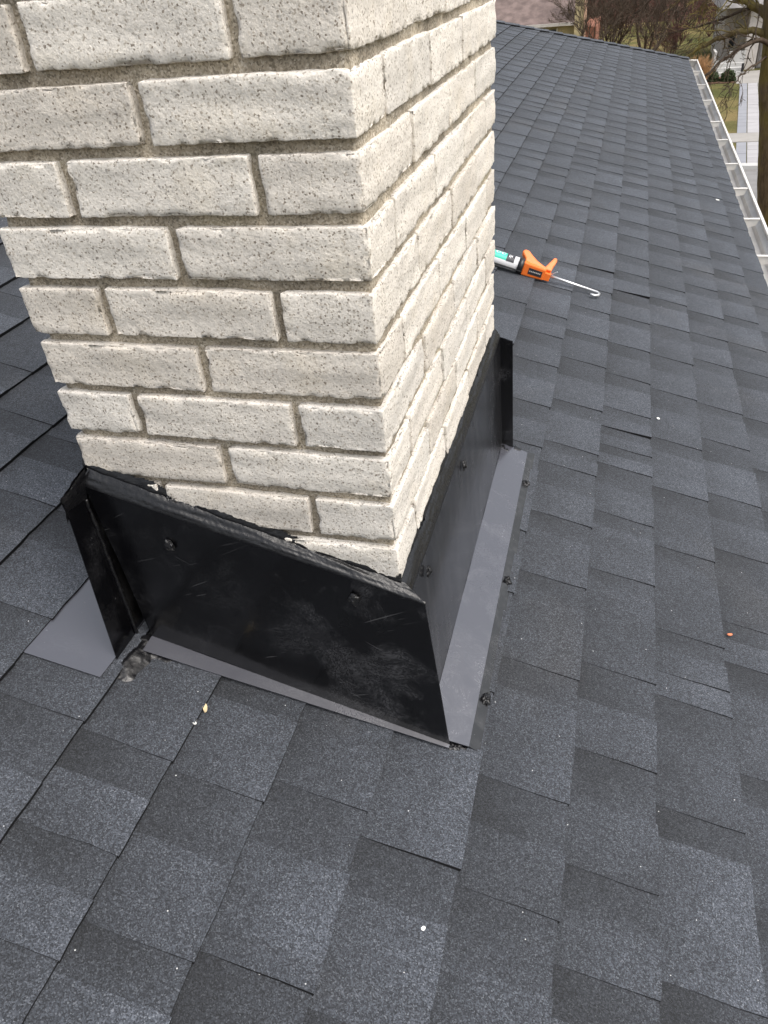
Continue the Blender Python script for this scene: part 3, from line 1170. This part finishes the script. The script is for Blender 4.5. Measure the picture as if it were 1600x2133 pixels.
# torn edge where the fillets run out on the bricks
smear(lambda u, w_, h: Vector((u, -0.0006 - h, w_)), -0.445, 0.003, -0.010, 0.175, 0.0019,
      lambda u, w_: 0.55 - abs(w_ - (0.1490 - (u + 0.437) * 0.3292)) / 0.0060 + 1.0 * nz((u * 15, 1.0, 4.0)), 0.0024, 9.0)
smear(lambda u, w_, h: Vector((-0.0006 + h, u, w_)), -0.002, 0.852, -0.012, 0.030, 0.0021,
      lambda u, w_: 0.55 - abs(w_ - 0.0045) / 0.0060 + 1.0 * nz((u * 15, 7.0, 4.0)), 0.0024, 14.0)
# caked cap on the top of the wing
smear(lambda u, w_, h: Vector((-0.4462 + h, u, w_)), -0.062, -0.010, 0.085, 0.138, 0.0014,
      lambda u, w_: 0.8 - max(0.0, (0.118 + (u + 0.058) * 0.2 - w_) / 0.012), 0.0040, 19.0)
panel('top_lip', (-0.443, -0.0146, 0.1270), (0.0372, -0.0136, -0.0195), (0.0372, -0.0102, -0.0172), (-0.443, -0.0112, 0.1293), 40, 1, 0.0008, 0.0003, mat=M_METAL)
up = rc(0, 0, 1) - rc(0, 0, 0)
for t, y, r, sd in ((0.1005, 0.096, 0.0088, 1.1), (0.0955, 0.397, 0.0092, 2.7), (0.0915, 0.737, 0.0088, 5.2)):
    lump('sealant_dab', rc(t, y, 0.0115), r, up, sd, 0.9)
lump('sealant_dab', rc(0.104, 0.108, 0.011), 0.004, up, 1.9, 0.8)
for q, r, sd in (((0.072, -0.008), 0.0085, 4.4), ((0.060, -0.012), 0.007, 7.4), ((0.085, -0.006), 0.006, 9.9)):
    lump('sealant_dab', rc(q[0], q[1], 0.008), r, up, sd, 0.35)
for q, r, sd in (((0.022, DP - 0.005), 0.013, 2.2), ((0.036, DP - 0.002), 0.011, 6.6), ((0.052, DP + 0.012), 0.012, 9.1)):
    lump('sealant_dab', rc(q[0], q[1], 0.013), r, up, sd, 0.4)


def screw(p, nrm, seed):
    nrm = Vector(nrm).normalized()
    b = MB()
    p = Vector(p)
    b.tube([p, p + nrm * 0.0016], 0.0062, 12)
    b.tube([p + nrm * 0.0014, p + nrm * 0.0058], 0.0042, 6)
    o = b.build('screw', M_BLACK, fl)
    lump('sealant_dab', p + nrm * 0.001 + Vector((0, 0, -0.002)), 0.0075, nrm, seed, 0.65, 0.007)


screw((-0.333, -0.0155, 0.040), (0, -1, 0), 1.5)
screw((-0.063, -0.0152, -0.020), (0, -1, 0), 3.9)
screw((0.0165, 0.087, -0.046), (1, 0, 0), 5.5)
screw((0.0150, 0.382, -0.049), (1, 0, 0), 7.7)

# ------------------------------------------------------------------ caulking gun lying on the roof
gun = tag(empty('caulking_gun'), 'orange caulking gun with white and green cartridge lying on the shingles', 'caulking gun')
ax_y, ax_h = 2.0, 0.034


def cyl(name, t0, t1, r, mat, n=28, parent=gun, arc=None, y=ax_y, h=ax_h, r_in=None):
    """tube round the gun axis; arc = (a0, a1) in radians from the up direction, towards the camera"""
    b = MB()
    if arc is None:
        b.tube([rc(t0, y, h), rc(t1, y, h)], r, n)
    else:
        m_ = 14
        vv = []
        for i in range(m_ + 1):
            a = arc[0] + (arc[1] - arc[0]) * i / m_
            for t in (t0, t1):
                vv.append(rc(t, y - r * math.sin(a), h + r * math.cos(a)))
        for i in range(m_):
            b.poly([vv[2 * i], vv[2 * i + 1], vv[2 * i + 3], vv[2 * i + 2]])
    return b.build(name, mat, parent, True)


cart = cyl('cartridge', -0.345, -0.1015, 0.0255, M_TUBE)
cyl('label', -0.345, -0.1225, 0.0257, M_WHITE, arc=(-0.9, 1.25), parent=cart)
cyl('label', -0.345, -0.135, 0.0259, M_GREEN, arc=(-0.5, 1.15), parent=cart)
cyl('label', -0.1485, -0.119, 0.0261, M_DARKL, arc=(-0.75, 1.2), parent=cart)
for t in (-0.205, -0.183, -0.163):
    b = MB()
    pts = []
    for i in range(14):
        a = 2 * math.pi * i / 14
        aa = 0.10 + 0.30 * math.sin(a)
        pts.append(rc(t + 0.0085 * math.cos(a), ax_y - 0.0262 * math.sin(aa), ax_h + 0.0262 * math.cos(aa)))
    b.poly(pts)
    b.build('print_mark', M_WHITE, cart)
for t, a0, a1 in ((-0.141, 0.1, 0.6), (-0.136, 0.15, 0.65), (-0.131, 0.1, 0.5)):
    cyl('print_mark', t, t + 0.002, 0.0263, M_WHITE, arc=(a0, a1), parent=cart)
cyl('collar', -0.102, -0.082, 0.0285, M_BLACK)
b = MB()
b.tube([rc(-0.36, ax_y + 0.027, ax_h - 0.004), rc(-0.085, ax_y + 0.027, ax_h - 0.004)], 0.0028, 8)
b.build('cradle_rail', M_STEEL, gun)
b = MB()
b.tube([rc(-0.36, ax_y - 0.0262, ax_h - 0.010), rc(-0.085, ax_y - 0.0262, ax_h - 0.010)], 0.0028, 8)
b.build('cradle_rail', M_BLACK, gun)
# nozzle hidden behind the chimney
b = MB()
b.tube([rc(-0.345, ax_y, ax_h), rc(-0.40, ax_y, ax_h), rc(-0.47, ax_y, ax_h)], [0.009, 0.007, 0.003], 12)
b.build('nozzle', M_TUBE, gun)


def bevel(o, w_, seg=2):
    md = o.modifiers.new('bevel', 'BEVEL')
    md.width = w_
    md.segments = seg
    md.limit_method = 'ANGLE'


b = MB()
b.hexa([rc(-0.083, 1.979, 0.010), rc(0.0, 1.983, 0.012), rc(0.0, 2.017, 0.012), rc(-0.083, 2.021, 0.010),
        rc(-0.083, 1.979, 0.058), rc(0.0, 1.983, 0.052), rc(0.0, 2.017, 0.052), rc(-0.083, 2.021, 0.058)])
o = b.build('body', M_ORANGE, gun)
bevel(o, 0.004)
b = MB()
b.hexa([rc(-0.001, 1.986, 0.014), rc(0.021, 1.988, 0.014), rc(0.021, 2.012, 0.014), rc(-0.001, 2.014, 0.014),
        rc(-0.001, 1.986, 0.042), rc(0.021, 1.988, 0.040), rc(0.021, 2.012, 0.040), rc(-0.001, 2.014, 0.042)])
bevel(b.build('end_block', M_ORANGE, gun), 0.002)
b = MB()
b.hexa([rc(-0.060, 1.9790, 0.022), rc(-0.010, 1.9810, 0.021), rc(-0.010, 1.9850, 0.021), rc(-0.060, 1.983, 0.022),
        rc(-0.060, 1.9790, 0.044), rc(-0.010, 1.9810, 0.042), rc(-0.010, 1.9850, 0.042), rc(-0.060, 1.983, 0.044)])
nm = b.build('name_plate', M_DARKL, gun)
rg = random.Random(3)
for i in range(7):
    b = MB()
    t = -0.057 + i * 0.0062
    b.hexa([rc(t, 1.9785, 0.031), rc(t + 0.0042, 1.9786, 0.031), rc(t + 0.0042, 1.982, 0.031), rc(t, 1.982, 0.031),
            rc(t, 1.9785, 0.0345), rc(t + 0.0042, 1.9786, 0.0345), rc(t + 0.0042, 1.982, 0.0345), rc(t, 1.982, 0.0345)])
    b.build('print_mark', M_GREYL, nm)


def gp(t, w_, d=0.0):
    """handle plane: leans up and away from the camera"""
    a = math.radians(35)
    return rc(t, 2.004 + w_ * math.cos(a) - d * math.sin(a), 0.047 + w_ * math.sin(a) + d * math.cos(a))


hand = [(-0.083, -0.012), (-0.084, 0.015), (-0.092, 0.028), (-0.101, 0.040), (-0.101, 0.052), (-0.092, 0.060), (-0.079, 0.057), (-0.062, 0.040), (-0.040, 0.022), (-0.018, 0.010), (0.0, 0.003), (0.002, -0.012)]
b = MB()
b.prism([gp(t, w_, -0.011) for t, w_ in [(a_, b_ * 0.82) for a_, b_ in hand]], None, gp(0, 0, 0.011) - gp(0, 0, -0.011))
bevel(b.build('handle', M_ORANGE, gun), 0.005, 3)
trig = [(-0.012, -0.006), (-0.003, 0.020), (0.008, 0.050), (0.014, 0.066), (0.023, 0.066), (0.027, 0.054), (0.024, 0.036), (0.020, 0.016), (0.018, -0.006)]
b = MB()
b.prism([gp(t, w_, -0.007) for t, w_ in [(a_, b_ * 0.82) for a_, b_ in trig]], None, gp(0, 0, 0.007) - gp(0, 0, -0.007))
bevel(b.build('trigger', M_ORANGE, gun), 0.004, 3)
b = MB()
b.tube([rc(0.018, 2.0, 0.030), rc(0.030, 1.996, 0.045), rc(0.040, 1.992, 0.056)], 0.0022, 6)
b.build('release_lever', M_STEEL, gun)
b = MB()
b.tube([rc(0.010, 2.003, 0.030), rc(0.10, 2.010, 0.026), rc(0.200, 2.018, 0.021), rc(0.2075, 2.010, 0.0205), rc(0.2040, 1.995, 0.0195), rc(0.190, 1.985, 0.0185), rc(0.176, 1.986, 0.018)],
       [0.005] * 7, 10)
b.build('plunger_rod', M_STEEL, gun, True)

# ------------------------------------------------------------------ scraps on the shingles
def scrap(name, t, y, ln, wd, rot, mat, label, cat, group=None, hh=0.009):
    b = MB()
    pts = []
    for k in range(9):
        a = 2 * math.pi * k / 9
        r_ = 1 + 0.35 * nz((t * 30 + k, y * 17, 2.2))
        x, z = ln * math.cos(a) * r_, wd * math.sin(a) * r_
        pts.append(rc(t + x * math.cos(rot) - z * math.sin(rot), y + x * math.sin(rot) + z * math.cos(rot), hh + 0.0012 * nz((k * 1.7, t, y))))
    b.prism(pts, None, up * 0.0016)
    return tag(b.build(name, mat), label, cat, group)


scrap('seed_husk', -0.312, -0.102, 0.0075, 0.0036, 2.2, M_TAN, 'tan curled seed husk lying below the black side flashing', 'husk')
scrap('paint_chip', -0.314, -0.132, 0.0028, 0.0022, 0.3, M_CHIP, 'tiny white chip just below the tan husk', 'chip')
scrap('leaf_scrap', 0.558, 0.470, 0.0058, 0.0026, 0.4, M_RUST, 'small orange leaf scrap on the shingles at right', 'leaf')
scrap('paint_chip', 0.083, -0.289, 0.0032, 0.0026, 1.0, M_CHIP, 'largest white chip, on the foreground shingle near the bottom', 'chip')
scrap('paint_chip', 0.800, 3.94, 0.012, 0.010, 0.9, M_CHIP, 'white chip close to the far gutter', 'chip')
scrap('paint_chip', 0.421, 1.262, 0.0055, 0.0032, 0.2, M_CHIP, 'white chip on a brownish shingle right of the flashing', 'chip')

# ------------------------------------------------------------------ trees
def branch(mb, p, d, L, r, depth, rnd, spread=0.55, sides=5, sag=0.0, up_=0.25, kids=(2, 3), minr=0.004, wob=0.22):
    n = 4 if depth > 1 else 3
    pts, rad = [p.copy()], [r]
    dd = d.normalized()
    for i in range(n):
        dd = (dd + Vector((rnd.gauss(0, wob), rnd.gauss(0, wob), rnd.gauss(0, wob) + up_ * 0.15 - sag * 0.1))).normalized()
        p = p + dd * (L / n)
        pts.append(p.copy())
        rad.append(max(minr, r * (1 - 0.5 * (i + 1) / n)))
    mb.tube(pts, rad, sides if depth > 1 else 3, caps=False)
    if depth <= 0:
        return
    for _ in range(rnd.randint(*kids) + (1 if depth == 1 else 0)):
        i = rnd.randint(max(1, n - 2), n)
        a = Vector((rnd.gauss(0, 1), rnd.gauss(0, 1), rnd.gauss(0, 0.7))).normalized()
        nd = (dd + a * spread * rnd.uniform(0.7, 1.5) + Vector((0, 0, up_ * 0.4 - sag * 0.5))).normalized()
        branch(mb, pts[i], nd, L * rnd.uniform(0.55, 0.85), max(minr, rad[i] * 0.68), depth - 1, rnd, spread, sides, sag, up_, kids, minr, wob)


def vase_tree(name, base, stems, split_h, seed, label, mat, lean=0.55, depth=5, L=1.5, r=0.07, group=None):
    rnd = random.Random(seed)
    t = tag(empty(name), label, 'tree', group)
    base = Vector(base)
    mb = MB()
    top = base + Vector((0, 0, split_h))
    mb.tube([base + Vector((0, 0, -0.1)), base + Vector((0.02, 0, split_h * 0.5)), top], [r * 2.6, r * 2.0, r * 2.1], 10)
    mb.build('trunk', mat, t, True)
    mb = MB()
    for i in range(stems):
        a = 2 * math.pi * i / stems + rnd.uniform(-0.3, 0.3)
        le = lean * rnd.uniform(0.35, 1.2)
        d = Vector((math.cos(a) * le, math.sin(a) * le, 1))
        branch(mb, top + Vector((math.cos(a), math.sin(a), 0)) * r * 1.2 - Vector((0, 0, 0.1)), d, L * rnd.uniform(0.8, 1.25), r * rnd.uniform(0.6, 1.0), depth, rnd, 0.5, 5, 0, 0.2, (2, 3), 0.008, 0.14)
    mb.build('crown', mat, t, True)
    return t


vase_tree('bare_tree', (-0.95, 50.0, GZ), 15, 1.0, 21, 'many stemmed bare brown tree fanning out behind the hip', M_TWIG, 0.8, 5, 1.45, 0.08)
vase_tree('bare_tree', (1.0, 49.0, GZ), 7, 0.9, 8, 'bare tree with a stout forked trunk behind the roof corner', M_TWIG, 0.7, 5, 1.5, 0.095)
vase_tree('bare_tree', (2.9, 60.0, GZ), 9, 0.8, 12, 'smaller bare tree left of the pale house across the street', M_TWIG, 0.8, 5, 1.5, 0.07)
vase_tree('bare_tree', (-1.75, 42.6, GZ), 7, 1.9, 45, 'slim bare tree spreading over the brown neighbour roof', M_TWIG, 1.0, 5, 1.35, 0.05)
vase_tree('bare_shrub', (2.45, 54.0, GZ), 11, 0.12, 33, 'reddish brown bare shrub just behind the gutter corner', M_TWIGR, 0.95, 5, 0.8, 0.03)
vase_tree('bare_shrub', (5.4, 66.0, GZ), 9, 0.15, 37, 'red twigged bare shrub in front of the far lawn edge', M_TWIGR, 0.9, 5, 1.1, 0.03)
# far thicket: one mass of bare twigs
rnd = random.Random(77)
mb = MB()
for i in range(150):
    p = Vector((rnd.uniform(-9, 12), rnd.uniform(70.5, 79), GZ))
    branch(mb, p, Vector((rnd.gauss(0, 0.3), rnd.gauss(0, 0.3), 1)), rnd.uniform(0.9, 1.8), rnd.uniform(0.03, 0.07), 4, rnd, 0.7, 4, 0, 0.1, (2, 3), 0.014, 0.22)
tag(mb.build('thicket', M_TWIGR, None, False), 'mass of bare reddish brown brush beyond the lawns', 'thicket', kind='stuff')
b = MB()
rows = []
for i in range(61):
    x = -30 + i * 1.2
    rows.append([(x, 79.5 + 1.5 * nz((x * 0.3, j * 0.7, 3)) + j * 0.5, GZ - 0.3 + j * 0.8 * (1 + 0.25 * nz((x * 0.35, j, 9)))) for j in range(8)])
for i in range(60):
    for j in range(7):
        b.poly([rows[i][j], rows[i + 1][j], rows[i + 1][j + 1], rows[i][j + 1]])
tag(b.build('brush_bank', simple('bank_brush', (0.10, 0.062, 0.05), 1.0, 0.1, nscale=1.4, namp=0.6, bscale=5, bstr=1.0, bdist=0.4), None, True), kind='structure')

# big mossy tree at the right edge, between the house and the street
big = tag(empty('mossy_tree'), 'mossy olive brown tree trunk at the right edge beyond the gutter', 'tree')
rnd = random.Random(4)
v, f = [], []
axis = [(-5.9, 3.02, 0.42), (-5.3, 2.95, 0.36), (-4.4, 2.80, 0.31), (-3.4, 2.66, 0.285), (-2.76, 2.52, 0.275), (-1.78, 2.35, 0.265), (-1.41, 2.27, 0.262), (-1.12, 2.22, 0.26), (-0.72, 2.18, 0.25), (-0.2, 2.08, 0.25), (0.8, 2.0, 0.22), (2.2, 1.95, 0.18), (4.5, 2.1, 0.10)]
zz = []
for (a, b_) in zip(axis[:-1], axis[1:]):
    m_ = max(2, int((b_[0] - a[0]) / 0.08))
    for i in range(m_):
        q = i / m_
        zz.append(tuple(a[c] * (1 - q) + b_[c] * q for c in range(3)))
K = 40
for (z, x, r) in zz:
    for k in range(K):
        a = 2 * math.pi * k / K
        rr_ = r * (1 + 0.07 * nz((math.cos(a) * 1.5, math.sin(a) * 1.5, z * 0.9)) + 0.05 * nz((math.cos(a) * 6, math.sin(a) * 6, z * 1.5)) + 0.03 * nz((math.cos(a) * 14, math.sin(a) * 14, z * 5)))
        v.append((x + rr_ * math.cos(a), 12.0 + rr_ * math.sin(a), z))
for i in range(len(zz) - 1):
    for k in range(K):
        k2 = (k + 1) % K
        f.append((i * K + k, i * K + k2, (i + 1) * K + k2, (i + 1) * K + k))
mesh('trunk', v, f, M_BARK, big, True)


def limb(name, pts, r0, r1, twigs, seed, up_=0.0, tl=0.35, depth=3):
    rnd = random.Random(seed)
    mb = MB()
    pts = [Vector(p) for p in pts]
    fine, rad = [], []
    n = len(pts)
    for i in range(n - 1):
        for q in range(5):
            s_ = (i + q / 5) / (n - 1)
            p = pts[i].lerp(pts[i + 1], q / 5)
            p += Vector((nz((s_ * 9, seed, 0)), nz((s_ * 9, seed, 5)), nz((s_ * 9, seed, 9)))) * 0.03
            fine.append(p)
            rad.append(r0 + (r1 - r0) * s_)
    fine.append(pts[-1])
    rad.append(r1)
    mb.tube(fine, rad, 8, caps=True)
    for k in range(twigs):
        i = rnd.randint(len(fine) // 5, len(fine) - 1)
        d = (fine[min(i + 1, len(fine) - 1)] - fine[max(0, i - 1)]).normalized()
        d = d + Vector((rnd.gauss(0, 0.7), rnd.gauss(0, 0.7), rnd.gauss(0, 0.7) + up_))
        branch(mb, fine[i], d, tl * rnd.uniform(0.6, 1.3), max(0.004, rad[i] * 0.4), depth, rnd, 0.55, 4, 0.1, 0.0, (1, 3), 0.0028, 0.25)
    return mb.build(name, M_BARK if r0 > 0.04 else M_TWIG, big, True)


limb('branch', [(2.05, 12, -0.62), (1.74, 12.0, -0.50), (1.42, 12.1, -0.56), (1.18, 12.1, -0.66), (0.93, 12.1, -0.82)], 0.05, 0.014, 16, 1)
limb('branch', [(2.05, 11.9, -0.70), (1.85, 11.8, -0.60), (1.62, 11.7, -0.66), (1.40, 11.7, -0.82), (1.20, 11.7, -0.99), (1.08, 11.7, -1.06)], 0.035, 0.010, 16, 2)
limb('branch', [(2.05, 12.1, -0.42), (1.85, 12.2, -0.31), (1.65, 12.2, -0.20), (1.40, 12.2, -0.10), (1.05, 12.2, 0.05)], 0.07, 0.02, 14, 3)
limb('branch', [(1.75, 12.2, -0.25), (1.45, 12.3, -0.36), (1.10, 12.3, -0.45), (0.70, 12.4, -0.52)], 0.022, 0.006, 14, 5)
limb('branch', [(2.0, 11.9, -0.80), (1.72, 11.6, -0.92), (1.58, 11.5, -1.05), (1.50, 11.5, -1.22)], 0.016, 0.005, 9, 6, -0.3, 0.2, 2)
limb('branch', [(2.0, 12.3, 0.3), (1.4, 12.6, 0.3), (0.7, 12.8, 0.05), (0.2, 12.9, -0.3)], 0.04, 0.008, 18, 7, -0.3, 0.5)
limb('branch', [(2.05, 12.0, 1.0), (2.6, 12.0, 1.6), (3.4, 12.1, 2.2), (4.3, 12.2, 2.9)], 0.08, 0.02, 16, 9, 0.3, 0.6)

# ------------------------------------------------------------------ houses across the street
def part(name, boxes, mat, parent):
    b = MB()
    for a, c in boxes:
        b.box(a, c)
    return b.build(name, mat, parent)


hr = tag(empty('neighbour_house'), 'pale stucco house with grey garage door seen past the mossy trunk', 'house')
part('wall', [((6.72, 49.6, GZ), (13.0, 58, -2.95)), ((5.0, 51.5, GZ), (6.71, 58, -2.95))], M_STUCCO, hr)
part('pillar', [((6.0, 49.25, GZ), (6.62, 49.85, -2.95))], M_STUCCO, hr)
dr = part('garage_door', [((6.74, 49.52, GZ + 0.02), (9.3, 49.598, GZ + 2.25))], M_DOOR, hr)
for i in range(4):
    part('door_panel', [((6.80, 49.49, GZ + 0.06 + i * 0.55), (9.24, 49.519, GZ + 0.56 + i * 0.55))], M_DOOR, dr)
wd = part('window', [((5.35, 51.44, -5.0), (5.62, 51.498, -4.35))], M_GLASS, hr)
part('window_frame', [((5.29, 51.42, -5.06), (5.68, 51.439, -5.01)), ((5.29, 51.42, -4.34), (5.68, 51.439, -4.29))], M_GUT, wd)
b = MB()
b.hexa([(4.4, 48.7, -2.93), (13.6, 48.7, -2.93), (13.6, 59, -2.93), (4.4, 59, -2.93), (6.4, 53.2, -0.6), (11.6, 53.2, -0.6), (11.6, 54.4, -0.6), (6.4, 54.4, -0.6)])
b.build('roof', M_GROOF, hr)
b = MB()
b.box((6.68, 49.14, -4.35), (6.80, 49.26, -4.05))
b.tube([(6.74, 49.2, -4.05), (6.74, 49.2, -3.98)], [0.08, 0.01], 8)
b.tube([(6.74, 49.2, -4.2), (6.74, 49.26, -4.2), (6.74, 49.45, -4.2)], 0.015, 6)
b.build('wall_lamp', M_BLACK, hr)
# white porch steps beside the pillar
po = tag(empty('porch_steps'), 'white porch block and steps left of the pale pillar', 'steps')
for i in range(3):
    part('step', [((4.55, 47.2 + i * 0.35, GZ + (0.17 * i if i else -0.1)), (5.9, 49.2, GZ + 0.17 * (i + 1) - 0.003 * (i == 2)))], M_CURB, po)
part('parapet', [((4.4, 47.9, GZ), (4.52, 49.2, GZ + 1.05)), ((5.15, 48.2, GZ + 0.515), (5.95, 48.32, GZ + 1.0))], M_CURB, po)
part('post', [((5.75, 47.3, GZ), (5.86, 47.41, GZ + 0.55))], M_BLACK, po)

hl = tag(empty('neighbour_house'), 'low house with brown roof and buff wall behind the chimney edge', 'house')
part('wall', [((-13.0, 44.6, GZ), (-2.62, 52, -2.74))], M_WALLY, hl)
part('corner_wall', [((-2.12, 44.4, GZ), (-1.55, 50, -2.95))], M_WALLR, hl)
part('corner_pier', [((-2.60, 44.2, GZ), (-2.14, 44.9, -0.9))], M_WALLY, hl)
part('downspout', [((-2.16, 44.08, GZ), (-2.04, 44.19, -0.9))], simple('pale_orange_trim', (0.62, 0.40, 0.28), 0.6, 0.3), hl)
b = MB()
b.hexa([(-13.5, 44.0, -2.72), (-2.61, 44.0, -2.72), (-2.61, 53, -2.72), (-13.5, 53, -2.72), (-12.5, 48.4, -0.55), (-2.61, 48.4, -0.55), (-2.61, 48.6, -0.55), (-12.5, 48.6, -0.55)])
b.build('roof', M_FROOF, hl)
part('eaves_board', [((-13.5, 43.94, -2.80), (-2.63, 43.998, -2.67))], M_STUCCO, hl)
wd = part('window', [((-5.2, 44.54, -4.2), (-3.5, 44.598, -2.98))], M_GLASS, hl)
part('window_frame', [((-5.28, 44.52, -4.28), (-5.21, 44.60, -2.92)), ((-3.49, 44.52, -4.28), (-3.42, 44.60, -2.92))], M_GUT, wd)

# garden plants across the street
def leafy(name, c, rx, rz, n, leaf, mat, label, cat, seed, group=None):
    rnd = random.Random(seed)
    b = MB()
    c = Vector(c)
    for _ in range(n):
        d = Vector((rnd.gauss(0, 1), rnd.gauss(0, 1), abs(rnd.gauss(0, 1)))).normalized()
        rr_ = (0.6 + 0.4 * rnd.random()) * (1 + 0.25 * nz(d * 2.0 + Vector((seed, 0, 0))))
        p = c + Vector((d.x * rx, d.y * rx, d.z * rz)) * rr_
        a = Vector((rnd.gauss(0, 1), rnd.gauss(0, 1), rnd.gauss(0, 1))).normalized()
        t1 = a.orthogonal().normalized()
        t2 = a.cross(t1)
        b.poly([p + t1 * leaf, p + t2 * leaf * 0.5, p - t1 * leaf, p - t2 * leaf * 0.5])
    t = tag(empty(name), label, cat, group)
    b.build('foliage', mat, t)
    s = MB()
    for k in range(5):
        a = 2 * math.pi * k / 5
        s.tube([c + Vector((0, 0, -0.05)), c + Vector((math.cos(a) * rx * 0.3, math.sin(a) * rx * 0.3, rz * 0.5))], [0.02, 0.008], 5)
    s.build('stem', M_TWIG, t)
    return t


leafy('evergreen_shrub', (4.25, 45.7, GZ), 0.36, 0.50, 1500, 0.05, M_LEAF, 'looser dark evergreen shrub, left of the pair by the walk', 'shrub', 3)
leafy('evergreen_shrub', (5.02, 45.6, GZ), 0.40, 0.55, 1900, 0.05, M_LEAF, 'rounder green clipped shrub, nearer the walk of the pair', 'shrub', 9)
tag(sheet_box('planting_bed', 3.4, 45.0, 5.3, 47.0, GZ - 0.1, GZ + 0.03, M_SOIL), kind='structure')
rnd = random.Random(6)
b = MB()
for i in range(420):
    p = Vector((3.55 + rnd.gauss(0, 0.16), 44.9 + rnd.gauss(0, 0.16), GZ))
    d = Vector((rnd.gauss(0, 0.28), rnd.gauss(0, 0.28), 1)).normalized()
    L = rnd.uniform(0.8, 1.5)
    q = p + d * L
    m1 = p + d * L * 0.6 + Vector((rnd.gauss(0, .02), 0, 0))
    b.poly([p + Vector((-0.01, 0, 0)), p + Vector((0.01, 0, 0)), m1 + Vector((0.012, 0, 0)), q + Vector((d.x, d.y, -0.2)) * 0.2, m1 - Vector((0.012, 0, 0))])
t = tag(empty('ornamental_grass'), 'clump of dry orange brown ornamental grass beside the gutter corner', 'grass clump')
b.build('blades', M_DRY, t)
